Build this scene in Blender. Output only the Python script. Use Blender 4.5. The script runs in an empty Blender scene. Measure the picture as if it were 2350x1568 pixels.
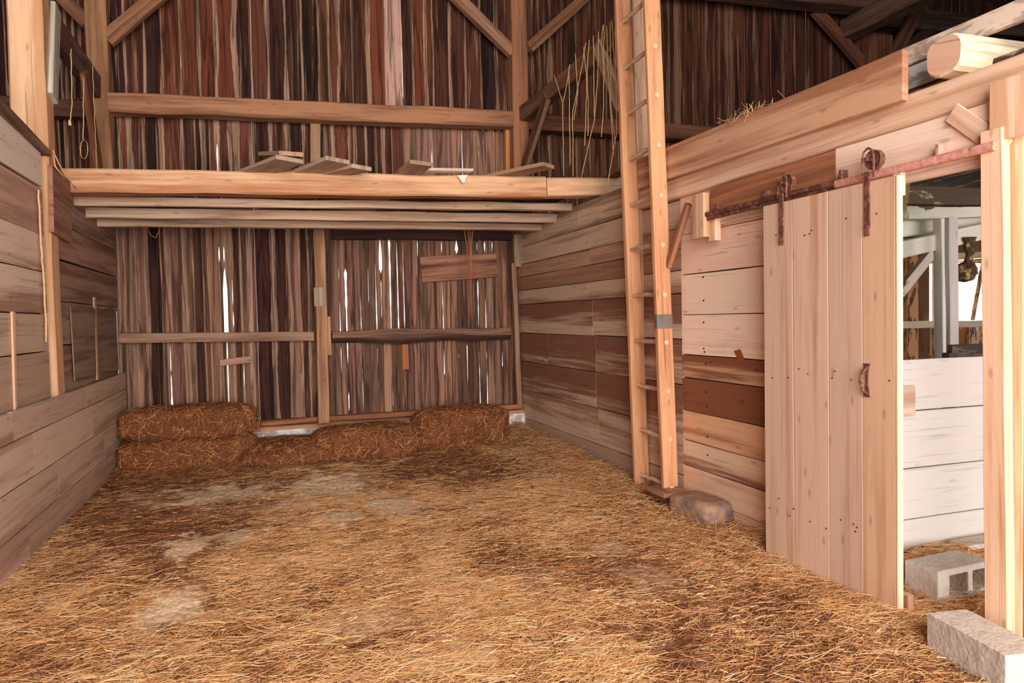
import bpy, bmesh, math, random
import numpy as np
from mathutils import Vector, noise
random.seed(7)
RN = random.Random(11)
SC = bpy.context.scene
COL = SC.collection

# ------------------------------------------------------------------ camera
EYE = np.array([0., 0., 1.5]); FPX = 1600.0
yaw, pitch, roll = 0.33875, 0.03329, -0.02
cy, sy = math.cos(yaw), math.sin(yaw)
cf = np.array([sy*math.cos(pitch), cy*math.cos(pitch), -math.sin(pitch)])
cr0 = np.array([cy, -sy, 0.]); cu0 = np.cross(cr0, cf)
cr = math.cos(roll)*cr0 + math.sin(roll)*cu0
cu = -math.sin(roll)*cr0 + math.cos(roll)*cu0
def hit(x, y, ax, v):
    """point of the line of sight through photo pixel (x, y) on the wall or floor plane axis = v"""
    d = cf + (x-1175)/FPX*cr - (y-784)/FPX*cu
    t = (v-EYE[ax])/d[ax]
    return Vector(EYE + t*d)
def HX(x, y, v): return hit(x, y, 0, v)
def HY(x, y, v): return hit(x, y, 1, v)
def HZ(x, y, v): return hit(x, y, 2, v)
from mathutils import Matrix
cam = bpy.data.objects.new('camera', bpy.data.cameras.new('camera'))
COL.objects.link(cam)
M = Matrix(((cr[0], cu[0], -cf[0], EYE[0]), (cr[1], cu[1], -cf[1], EYE[1]), (cr[2], cu[2], -cf[2], EYE[2]), (0, 0, 0, 1)))
cam.matrix_world = M
cam.data.sensor_width = 36.0; cam.data.lens = 36.0*FPX/2350
cam.data.clip_start = 0.05; cam.data.clip_end = 200
SC.camera = cam

# ------------------------------------------------------------------ materials
def lin(c):
    return tuple(((v/255.)/12.92 if v/255. <= .04045 else ((v/255.+.055)/1.055)**2.4) for v in c)
def nt(name):
    m = bpy.data.materials.new(name); m.use_nodes = True
    n = m.node_tree; b = n.nodes['Principled BSDF']
    return m, n.nodes, n.links, b
def mathn(N, L, op, a, b=None, c=None):
    k = N.new('ShaderNodeMath'); k.operation = op
    for i, v in enumerate((a, b, c)):
        if v is None: continue
        if isinstance(v, (int, float)): k.inputs[i].default_value = v
        else: L.new(v, k.inputs[i])
    return k.outputs[0]
def wood_mat(name, grain=(2.5, 55), stain=(.9, 7), soft=.10, lo=.62, hi=1.25, rough=.85, knots=.5, bump=.25, gs=.5, crack=.5, streak=None):
    m, N, L, B = nt(name)
    uv = N.new('ShaderNodeUVMap'); uv.uv_map = 'UV'
    def mp(sx, sy):
        k = N.new('ShaderNodeMapping'); k.inputs['Scale'].default_value = (sx, sy, 1); L.new(uv.outputs[0], k.inputs[0]); return k.outputs[0]
    def nz(vec, sc, det, rg=.6, dist=0):
        k = N.new('ShaderNodeTexNoise'); k.noise_dimensions = '2D'; k.inputs['Scale'].default_value = sc; k.inputs['Detail'].default_value = det
        k.inputs['Roughness'].default_value = rg; k.inputs['Distortion'].default_value = dist; L.new(vec, k.inputs['Vector']); return k.outputs[0]
    g = nz(mp(*grain), 1, 6, .65, .3)
    g2 = nz(mp(grain[0]*.35, grain[1]*.25), 1, 3, .5, 1.2)
    s = nz(mp(*stain), 1, 7, .62, .25)
    blot = nz(mp(3, 5), 1, 4, .6)
    a1 = N.new('ShaderNodeAttribute'); a1.attribute_name = 'Col'
    a2 = N.new('ShaderNodeAttribute'); a2.attribute_name = 'Col2'
    # stain factor: vertex alpha says how much of the second colour
    t = mathn(N, L, 'ADD', s, mathn(N, L, 'SUBTRACT', a1.outputs['Alpha'], 1.0))
    fr = N.new('ShaderNodeMapRange'); fr.interpolation_type = 'SMOOTHSTEP'
    L.new(t, fr.inputs[0]); fr.inputs[1].default_value = -soft; fr.inputs[2].default_value = soft
    mx = N.new('ShaderNodeMix'); mx.data_type = 'RGBA'
    L.new(fr.outputs[0], mx.inputs[0]); L.new(a1.outputs['Color'], mx.inputs[6]); L.new(a2.outputs['Color'], mx.inputs[7])
    gm = mathn(N, L, 'ADD', mathn(N, L, 'MULTIPLY', g, gs), mathn(N, L, 'ADD', mathn(N, L, 'MULTIPLY', g2, .55*(1.-gs)/.5), mathn(N, L, 'MULTIPLY', blot, .45*(1.-gs)/.5)))
    r = N.new('ShaderNodeMapRange'); L.new(gm, r.inputs[0]); r.inputs[1].default_value = .33; r.inputs[2].default_value = .67; r.inputs[3].default_value = lo; r.inputs[4].default_value = hi
    # knots and nail holes
    vo = N.new('ShaderNodeTexVoronoi'); vo.voronoi_dimensions = '2D'; vo.inputs['Scale'].default_value = 1.0
    L.new(mp(1.6, 4.2), vo.inputs['Vector'])
    kr = N.new('ShaderNodeMapRange'); kr.interpolation_type = 'SMOOTHSTEP'; L.new(mathn(N, L, 'ADD', vo.outputs['Distance'], mathn(N, L, 'MULTIPLY', g, .05)), kr.inputs[0])
    kr.inputs[1].default_value = .04; kr.inputs[2].default_value = .09; kr.inputs[3].default_value = 1-knots; kr.inputs[4].default_value = 1
    # thin checks (cracks)
    ck = nz(mp(grain[0]*.4, grain[1]*1.1), 1, 2, .5, .2)
    cr_ = N.new('ShaderNodeMapRange'); cr_.interpolation_type = 'SMOOTHSTEP'; L.new(ck, cr_.inputs[0]); cr_.inputs[1].default_value = .27; cr_.inputs[2].default_value = .34; cr_.inputs[3].default_value = 1-crack; cr_.inputs[4].default_value = 1
    v = mathn(N, L, 'MULTIPLY', mathn(N, L, 'MULTIPLY', r.outputs[0], kr.outputs[0]), cr_.outputs[0])
    colo = mx.outputs[2]
    if streak:
        sn = nz(mp(streak[1], streak[2]), 1, 5, .6, .5)
        sr = N.new('ShaderNodeMapRange'); sr.interpolation_type = 'SMOOTHSTEP'; L.new(sn, sr.inputs[0]); sr.inputs[1].default_value = streak[3]; sr.inputs[2].default_value = streak[3]+.05; sr.inputs[4].default_value = streak[4]
        ms = N.new('ShaderNodeMix'); ms.data_type = 'RGBA'; L.new(sr.outputs[0], ms.inputs[0]); L.new(colo, ms.inputs[6]); ms.inputs[7].default_value = (*lin(streak[0]), 1); colo = ms.outputs[2]
    if streak:   # long rot and water marks running with the grain
        dn = nz(mp(.8, 15), 1, 6, .65, .8)
        dk_ = N.new('ShaderNodeMapRange'); dk_.interpolation_type = 'SMOOTHSTEP'; L.new(dn, dk_.inputs[0]); dk_.inputs[1].default_value = .38; dk_.inputs[2].default_value = .56; dk_.inputs[3].default_value = .38; dk_.inputs[4].default_value = 1.08
        v = mathn(N, L, 'MULTIPLY', v, dk_.outputs[0])
    vm = N.new('ShaderNodeVectorMath'); vm.operation = 'SCALE'; L.new(colo, vm.inputs[0]); L.new(v, vm.inputs['Scale'])
    L.new(vm.outputs[0], B.inputs['Base Color'])
    B.inputs['Roughness'].default_value = rough
    B.inputs['Specular IOR Level'].default_value = .2
    bp = N.new('ShaderNodeBump'); bp.inputs['Strength'].default_value = bump; bp.inputs['Distance'].default_value = .006
    L.new(v, bp.inputs['Height']); L.new(bp.outputs[0], B.inputs['Normal'])
    return m
M_wood = wood_mat('weathered_wood', (2.2, 60), (.55, 11), .16, lo=.72, hi=1.18, knots=.3, crack=.3)
M_beam = wood_mat('hewn_timber', (1.6, 34), (.7, 9), .2, lo=.68, hi=1.2, knots=.3, crack=.4)
M_dark = wood_mat('siding_wood', (1.3, 80), (.7, 16), .12, lo=.5, hi=1.35, knots=.2, bump=.5, streak=((160, 124, 100), .5, 26, .63, .5))
M_pale = wood_mat('clean_plank', (1.2, 70), (.5, 12), .14, lo=.8, hi=1.1, knots=.3, bump=.12, crack=.2)
M_paint = wood_mat('peeling_paint', (3, 40), (3.0, 10), .035, lo=.84, hi=1.08, knots=.15, crack=.18)

def simple(name, c, rough=.8, metal=0., ns=20, lo=.7, hi=1.2, attr=False, bump=.2, c2=None, th=.5):
    m, N, L, B = nt(name)
    tc = N.new('ShaderNodeTexCoord')
    n = N.new('ShaderNodeTexNoise'); n.inputs['Scale'].default_value = ns; n.inputs['Detail'].default_value = 6; L.new(tc.outputs['Object'], n.inputs['Vector'])
    r = N.new('ShaderNodeMapRange'); L.new(n.outputs[0], r.inputs[0]); r.inputs[1].default_value = .3; r.inputs[2].default_value = .7; r.inputs[3].default_value = lo; r.inputs[4].default_value = hi
    vm = N.new('ShaderNodeVectorMath'); vm.operation = 'SCALE'; L.new(r.outputs[0], vm.inputs['Scale'])
    if attr:
        a = N.new('ShaderNodeAttribute'); a.attribute_name = 'Col'; L.new(a.outputs['Color'], vm.inputs[0])
    elif c2 is not None:
        n2 = N.new('ShaderNodeTexNoise'); n2.inputs['Scale'].default_value = ns*.4; n2.inputs['Detail'].default_value = 8; L.new(tc.outputs['Object'], n2.inputs['Vector'])
        f = N.new('ShaderNodeMapRange'); f.interpolation_type = 'SMOOTHSTEP'; L.new(n2.outputs[0], f.inputs[0]); f.inputs[1].default_value = th-.04; f.inputs[2].default_value = th+.04
        mx = N.new('ShaderNodeMix'); mx.data_type = 'RGBA'; L.new(f.outputs[0], mx.inputs[0]); mx.inputs[6].default_value = (*lin(c), 1); mx.inputs[7].default_value = (*lin(c2), 1)
        L.new(mx.outputs[2], vm.inputs[0])
    else:
        vm.inputs[0].default_value = lin(c)
    L.new(vm.outputs[0], B.inputs['Base Color'])
    B.inputs['Roughness'].default_value = rough; B.inputs['Metallic'].default_value = metal; B.inputs['Specular IOR Level'].default_value = .25
    bp = N.new('ShaderNodeBump'); bp.inputs['Strength'].default_value = bump; bp.inputs['Distance'].default_value = .01
    L.new(n.outputs[0], bp.inputs['Height']); L.new(bp.outputs[0], B.inputs['Normal'])
    return m
M_floor = simple('trampled_chaff', None, .95, ns=38, lo=.55, hi=1.35, attr=True, bump=.8)
M_straw = simple('straw', None, .7, ns=8, lo=.9, hi=1.1, attr=True, bump=0)
M_conc = simple('concrete', (204, 192, 180), .9, ns=26, lo=.88, hi=1.06, bump=.15)
M_found = simple('whitewashed_concrete', (232, 228, 222), .9, ns=14, c2=(186, 172, 160), th=.56, bump=.4)
M_iron = simple('rusty_iron', (108, 70, 58), .75, .3, ns=60, lo=.6, hi=1.4, c2=(140, 92, 76), th=.52)
M_redpipe = simple('red_painted_iron', (216, 152, 134), .7, 0, ns=40, c2=(150, 96, 78), th=.66)
M_twine = simple('twine', (226, 184, 134), .9, ns=60, lo=.75, hi=1.15)
M_twine2 = simple('brown_twine', (160, 106, 78), .9, ns=60, lo=.75, hi=1.15)
M_tin = simple('galvanized_tin', (128, 116, 108), .6, .3, ns=12, lo=.8, hi=1.15)
M_bulb = simple('dusty_glass', (150, 146, 112), .3, 0, ns=20)
M_brass = simple('old_brass', (120, 105, 60), .6, .4)
M_nest = simple('nest_mud', (96, 74, 58), .95, ns=60, lo=.4, hi=1.4, c2=(190, 160, 110), th=.58, bump=1)
M_paper = simple('torn_paper', (235, 222, 208), .8, ns=30, lo=.9, hi=1.05)
M_stone = simple('fieldstone', (165, 128, 104), .9, ns=16, lo=.65, hi=1.15, c2=(130, 108, 98), th=.55, bump=.8)

# ------------------------------------------------------------------ mesh builder
ORG = {}
class MB:
    def __init__(s): s.v = []; s.f = []; s.uv = []; s.c = []; s.c2 = []
    def quad(s, idx, uv, c, c2):
        s.f.append(idx); s.uv += uv; s.c += c; s.c2 += c2
    def board(s, p0, p1, w, wd, t, c, c2=None, a=(.5, .5), seg=None, wob=0., bow=0., cham=None, edge=None, tw=0., widths=None):
        """a board or timber from p0 to p1: width w along wd, thickness t; c/c2 two wood colours; a = share of c2 at the low and the high edge"""
        p0 = Vector(p0); p1 = Vector(p1); ax = p1-p0; Ln = ax.length; ax = ax/Ln
        wd = Vector(wd); wd = (wd-ax*wd.dot(ax)).normalized(); nd = ax.cross(wd)
        if c2 is None: c2 = tuple(x*.6 for x in c)
        if seg is None: seg = max(1, int(Ln/.25)) if (wob or bow or widths) else 1
        ch = min(cham if cham is not None else .004, t*.3, w*.3)
        ou, ov = RN.uniform(0, 90), RN.uniform(0, 90)
        ph = RN.uniform(0, 100); base = len(s.v)
        ring = [(-.5, -.5, 1, 0), (.5, -.5, -1, 0), (.5, -.5, 0, 1), (.5, .5, 0, -1), (.5, .5, -1, 0), (-.5, .5, 1, 0), (-.5, .5, 0, -1), (-.5, -.5, 0, 1)]
        for i in range(seg+1):
            k = i/seg
            wl = wr = w*.5
            if widths: wl, wr = widths(k)
            off = bow*math.sin(math.pi*k)
            for (x, y, dx, dy) in ring:
                W = wr if x > 0 else wl
                e = wob*noise.noise(Vector((k*Ln*1.7+ph, 3.1 if x > 0 else 7.7, y*2)))
                e2 = wob*.5*noise.noise(Vector((k*Ln*1.7+ph, x*3+11, 2.2)))
                q = p0+ax*(Ln*k)+wd*((W*(1 if x > 0 else -1))+dx*ch+(e if x > 0 else -e))+nd*(y*t+dy*ch+e2+off)
                s.v.append(q)
        vv = [-.5*w, .5*w, .5*w+ch, .5*w+ch+t, .5*w+2*ch+t, 1.5*w+2*ch+t, 1.5*w+3*ch+t, 1.5*w+3*ch+2*t, 1.5*w+4*ch+2*t]
        al = [a[0], a[1], a[1], a[1], a[1], a[0], a[0], a[0], a[0]]
        for i in range(seg):
            u0, u1 = ou+Ln*i/seg, ou+Ln*(i+1)/seg
            for j in range(8):
                j2 = (j+1) % 8
                A = base+i*8+j; Bq = base+i*8+j2; Cq = base+(i+1)*8+j2; D = base+(i+1)*8+j
                s.quad((A, Bq, Cq, D), [(u0, ov+vv[j]), (u0, ov+vv[j+1]), (u1, ov+vv[j+1]), (u1, ov+vv[j])],
                       [(*c, al[j]), (*c, al[j+1]), (*c, al[j+1]), (*c, al[j])], [(*c2, 1)]*4)
        for e, o in ((0, base), (1, base+seg*8)):
            idx = [o+j for j in range(8)]
            if e == 0: idx = idx[::-1]
            s.quad(tuple(idx), [(ou+r[1]*t, ov+r[0]*w) for r in ([ring[j] for j in range(8)][::-1] if e == 0 else ring)], [(*c, .4)]*8, [(*c2, 1)]*8)
    def rod(s, pts, r, c=(.2, .2, .2), n=8, c2=None, r1=None):
        pts = [Vector(p) for p in pts]; c2 = c2 or tuple(x*.6 for x in c)
        base = len(s.v); m = len(pts); ou = RN.uniform(0, 50)
        for i, p in enumerate(pts):
            d = (pts[min(i+1, m-1)]-pts[max(i-1, 0)]).normalized()
            a = d.orthogonal().normalized() if i == 0 else (a-d*a.dot(d)).normalized()
            b = d.cross(a)
            rr = r if r1 is None else r+(r1-r)*i/(m-1)
            for j in range(n):
                t = 2*math.pi*j/n; s.v.append(p+(a*math.cos(t)+b*math.sin(t))*rr)
        for i in range(m-1):
            for j in range(n):
                j2 = (j+1) % n
                s.quad((base+i*n+j, base+i*n+j2, base+(i+1)*n+j2, base+(i+1)*n+j), [(ou+i*.1, j*r), (ou+i*.1, j*r+r), (ou+i*.1+.1, j*r+r), (ou+i*.1+.1, j*r)], [(*c, .5)]*4, [(*c2, 1)]*4)
        s.quad(tuple(base+j for j in range(n))[::-1], [(0, 0)]*n, [(*c, .5)]*n, [(*c2, 1)]*n)
        s.quad(tuple(base+(m-1)*n+j for j in range(n)), [(0, 0)]*n, [(*c, .5)]*n, [(*c2, 1)]*n)
    def build(s, name, mat, parent=None, smooth=False):
        me = bpy.data.meshes.new(name)
        V = np.array([tuple(v) for v in s.v], dtype=float)
        org = Vector((0, 0, 0))
        if parent is None:
            lo_, hi_ = V.min(0), V.max(0); org = Vector(((lo_[0]+hi_[0])/2, (lo_[1]+hi_[1])/2, lo_[2])); V = V-np.array(org)
        me.from_pydata(V.tolist(), [], s.f)
        uvl = me.uv_layers.new(name='UV'); uvl.data.foreach_set('uv', np.array(s.uv, dtype=np.float32).ravel())
        for nm, dat in (('Col', s.c), ('Col2', s.c2)):
            at = me.color_attributes.new(nm, 'FLOAT_COLOR', 'CORNER'); at.data.foreach_set('color', np.array(dat, dtype=np.float32).ravel())
        me.materials.append(mat)
        if smooth: me.polygons.foreach_set('use_smooth', [True]*len(me.polygons))
        me.update()
        o = bpy.data.objects.new(name, me); COL.objects.link(o)
        o.location = org; ORG[o.name] = org.copy()
        if parent:
            o.parent = parent
            o.matrix_parent_inverse = Matrix.Translation(-ORG[parent.name])
        return o
def tag(o, label=None, cat=None, group=None, kind=None):
    if label: o['label'] = label
    if cat: o['category'] = cat
    if group: o['group'] = group
    if kind: o['kind'] = kind
    return o
def empty(name, loc):
    o = bpy.data.objects.new(name, None); o.location = loc; o.empty_display_size = .2; COL.objects.link(o); ORG[o.name] = Vector(loc); return o
def C(*c):
    g_ = .3*c[0]+.59*c[1]+.11*c[2]
    return lin([max(0, g_+(v-g_)*.95) for v in c])
def jit(c, a=.1):
    k = 1+RN.uniform(-a, a); return tuple(min(1, max(0, x*k*(1+RN.uniform(-a, a)*.25))) for x in c)

XL, XR, YB = -1.5, 3.08, 8.45
# bare timber shades
TAN = C(196, 150, 112); ORG_ = C(205, 142, 92); BRN = C(140, 92, 66); DBR = C(92, 52, 38); GRY = C(150, 122, 102)
CRM = C(238, 208, 186); PNK = C(228, 190, 166); RED = C(120, 62, 44); DK = C(60, 32, 26)
UP = Vector((0, 0, 1)); XX = Vector((1, 0, 0)); YY = Vector((0, 1, 0))

def single(name, label, cat, p0, p1, wd, w, t, c, c2=None, mat=None, group=None, **k):
    m = MB(); m.board(p0, p1, w, wd, t, c, c2, **k)
    return tag(m.build(name, mat or M_beam), label, cat, group)

# ------------------------------------------------------------------ ground and straw
def fz(x, y):
    z = .035*noise.noise(Vector((x*.9, y*.9, 3.3)))+.02*noise.noise(Vector((x*3, y*3, 1.3)))+.008*noise.noise(Vector((x*11, y*11, 5)))
    if x < 3.0:
        z += .07*max(0, 1-(2.95-x)/.55)*max(0, min(1, (y-4.6)/1.5)) + .05*max(0, 1-(8.3-y)/.9)
        z += .03*max(0, 1-(x-XL)/.3)
    else:
        z += .13*max(0, min(1, (y-2.72)/.12))*max(0, min(1, (x-3.15)/.1))*max(0, min(1, (3.2-y)/.3))
    return z
PATCH = []   # bare dusty spots where the straw is worn away: pixel centre, pixel radii, strength
for (px, py, rx, ry, s) in [(750, 1118, 75, 22, .9), (520, 1132, 105, 14, .75), (480, 1150, 40, 12, .6), (905, 1165, 62, 24, .8), (790, 1190, 42, 15, .9), (430, 1257, 38, 18, .8), (545, 1230, 40, 12, .7),
        (395, 1397, 62, 34, .85), (1090, 1140, 26, 8, .6), (850, 1425, 110, 30, .55), (1040, 1482, 30, 16, .5), (1030, 1530, 95, 20, .45), (1500, 1330, 65, 30, .4), (1400, 1253, 34, 11, .6),
        (985, 1232, 36, 14, .5), (1225, 1180, 22, 9, .4), (1345, 1495, 45, 16, .4), (1230, 1330, 40, 14, .35), (690, 1155, 45, 14, .6), (620, 1170, 60, 9, .5), (330, 1150, 60, 10, .3)]:
    p = HZ(px, py, 0); q = HZ(px+rx, py, 0); r_ = HZ(px, py-ry, 0)
    PATCH.append((p.x, p.y, abs(q.x-p.x)*1.25+.03, abs(r_.y-p.y)*1.25+.05, min(1, s*1.15)))
def bare(x, y):
    b = 0
    for (a, c, rx, ry, s) in PATCH:
        d = ((x-a)/rx)**2+((y-c)/ry)**2
        if d < 3.2:
            e = math.sqrt(d)+.75*noise.noise(Vector((x*6, y*6, 9)))+.55*noise.noise(Vector((x*19, y*19, 2)))
            b = max(b, s*max(0, min(1, (1.15-e)*2.2)))
    n_ = noise.noise(Vector((x*4, y*5, 31)))+.6*noise.noise(Vector((x*15, y*17, 8)))
    b = max(b, .7*max(0, min(1, (n_-.12)*2.5))*max(0, 1-abs(y-6.7)/.9)*(1 if x < 1.9 else 0), .45*max(0, min(1, (n_-.42)*2.5)))
    return b
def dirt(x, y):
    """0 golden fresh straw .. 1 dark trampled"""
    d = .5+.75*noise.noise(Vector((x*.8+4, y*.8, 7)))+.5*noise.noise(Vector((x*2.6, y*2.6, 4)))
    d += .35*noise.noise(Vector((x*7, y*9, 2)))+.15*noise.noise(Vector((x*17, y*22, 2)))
    d += .75*max(0, 1-abs(y-6.95)/1.15)*(1 if x < 2.2 else .2)          # the darker strip in front of the bales
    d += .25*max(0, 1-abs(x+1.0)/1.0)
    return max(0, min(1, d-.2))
def lerp(a, b, k): return tuple(a[i]+(b[i]-a[i])*k for i in range(3))
NX, NY = 240, 340
x0, x1, y0, y1 = -1.55, 4.6, .6, 8.5
m = MB(); fcol = []
G = [[None]*(NX+1) for _ in range(NY+1)]
for j in range(NY+1):
    for i in range(NX+1):
        x = x0+(x1-x0)*i/NX; y = y0+(y1-y0)*j/NY
        b = bare(x, y); d = dirt(x, y)
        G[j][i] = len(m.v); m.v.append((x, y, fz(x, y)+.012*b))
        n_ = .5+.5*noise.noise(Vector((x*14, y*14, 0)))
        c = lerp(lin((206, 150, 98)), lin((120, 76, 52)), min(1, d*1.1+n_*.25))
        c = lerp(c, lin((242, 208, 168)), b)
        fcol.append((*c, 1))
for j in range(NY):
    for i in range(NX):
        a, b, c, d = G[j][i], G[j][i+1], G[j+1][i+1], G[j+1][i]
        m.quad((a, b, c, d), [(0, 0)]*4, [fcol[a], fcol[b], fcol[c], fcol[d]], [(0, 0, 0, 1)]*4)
# plain dirt beyond, in the stable, the outer aisles and out in front
def flat(m, xa, ya, xb, yb, z=-.02, c=C(120, 84, 60)):
    k = len(m.v); m.v += [(xa, ya, z), (xb, ya, z), (xb, yb, z), (xa, yb, z)]
    m.quad((k, k+1, k+2, k+3), [(0, 0)]*4, [(*c, 1)]*4, [(0, 0, 0, 1)]*4)
flat(m, 4.6, -8, 14, 9); flat(m, -6, -8, 4.6, .6, -.01, C(150, 110, 78)); flat(m, -6, .6, -1.55, 9)
tag(m.build('floor', M_floor, smooth=True), kind='structure')

def ribbons(name, P, D, Ls, Wd, colr, up=None, parent=None):
    """thin bent stalks as triangular prisms: P centres, D directions"""
    n = len(P); P = np.array(P); D = np.array(D); D /= np.linalg.norm(D, axis=1, keepdims=True)
    U = np.tile(np.array([0., 0, 1]), (n, 1)) if up is None else np.array(up)
    S = np.cross(D, U); S /= np.linalg.norm(S, axis=1, keepdims=True)+1e-9
    Nn = np.cross(S, D)
    rs = np.random.RandomState(3)
    bend = rs.uniform(-.08, .08, (n, 1)); lift = rs.uniform(0, .05, (n, 1))
    L2 = np.array(Ls)[:, None]/2; Wd = np.array(Wd)[:, None]
    A = P-D*L2; Bm = P+S*bend*L2*2+Nn*lift*L2; Cc = P+D*L2
    vs = []
    for Q in (A, Bm, Cc):
        vs += [Q-S*Wd/2, Q+S*Wd/2, Q+Nn*Wd*.6]
    V = np.stack(vs, 1).reshape(-1, 3)
    if parent is None:
        org = np.array([(V[:, 0].min()+V[:, 0].max())/2, (V[:, 1].min()+V[:, 1].max())/2, 0]); V = V-org
    base = (np.arange(n)*9)[:, None, None]
    q = []
    for s in (0, 3):
        q += [[s, s+2, s+5, s+3], [s+2, s+1, s+4, s+5]]
    F = (base+np.array(q)[None]).reshape(-1, 4)
    me = bpy.data.meshes.new(name); me.vertices.add(len(V)); me.vertices.foreach_set('co', V.astype(np.float32).ravel())
    me.loops.add(F.size); me.loops.foreach_set('vertex_index', F.astype(np.int32).ravel())
    me.polygons.add(len(F)); me.polygons.foreach_set('loop_start', np.arange(0, F.size, 4, dtype=np.int32))
    at = me.color_attributes.new('Col', 'FLOAT_COLOR', 'POINT')
    cc = np.repeat(np.concatenate([np.array(colr), np.ones((n, 1))], 1), 9, axis=0); at.data.foreach_set('color', cc.astype(np.float32).ravel())
    me.materials.append(M_straw); me.update(calc_edges=True)
    o = bpy.data.objects.new(name, me); COL.objects.link(o)
    if parent is not None:
        o.parent = parent; o.matrix_parent_inverse = Matrix.Translation(-ORG[parent.name])
    else: o.location = org; ORG[o.name] = Vector(org)
    return o
R = random.Random(5)
S_G = [lin(q) for q in ((236, 186, 130), (222, 164, 106), (200, 138, 84), (246, 206, 156), (230, 176, 120))]
S_D = [lin(q) for q in ((160, 102, 64), (128, 78, 52), (184, 122, 76), (104, 62, 44))]
P = []; D = []; Ls = []; Wd = []; Cl = []
def strand(x, y, z, L_, w, c, dz=.12):
    a = R.gauss(.1, .6) if R.random() < .75 else R.uniform(0, math.pi)
    P.append((x, y, z)); D.append((math.cos(a), math.sin(a), R.uniform(-dz, dz))); Ls.append(L_); Wd.append(w); Cl.append(c)
NS = 150000
for i in range(NS):
    # more stalks near the viewer, where they show
    y = 1.2+7.1*R.random()**1.35; x = R.uniform(XL, 3.06)
    if y < 2.55 and R.random() < .12: x = R.uniform(3.0, 4.2)
    elif R.random() < .02: x, y = R.uniform(3.1, 4.3), R.uniform(1.6, 3.0)
    b = bare(x, y)
    if R.random() < b*1.25: continue
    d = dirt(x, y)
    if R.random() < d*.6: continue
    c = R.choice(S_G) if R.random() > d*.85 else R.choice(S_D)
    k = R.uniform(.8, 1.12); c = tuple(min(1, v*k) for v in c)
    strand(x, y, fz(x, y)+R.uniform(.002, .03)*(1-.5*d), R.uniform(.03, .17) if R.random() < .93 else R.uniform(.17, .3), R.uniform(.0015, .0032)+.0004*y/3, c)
for i in range(500):   # chopped pale bits that catch the light
    y = 1.3+6.5*R.random()**1.2; x = R.uniform(XL+.05, 2.95)
    strand(x, y, fz(x, y)+.03, R.uniform(.015, .05), R.uniform(.003, .006), C(246, 218, 168))
for i in range(9000):   # ragged drifts against the right wall and at the end of the left one
    y = R.uniform(3.6, 8.3); x = 3.05-abs(R.gauss(0, .28)); 
    strand(x, y, fz(x, y)+R.uniform(.005, .06), R.uniform(.05, .2), .003, R.choice(S_G+S_D[:3]), .35)
st = ribbons('straw_bedding', P, D, Ls, Wd, Cl)
tag(st, 'loose golden straw bedding strewn over the whole barn floor', 'straw', kind='stuff')

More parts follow.
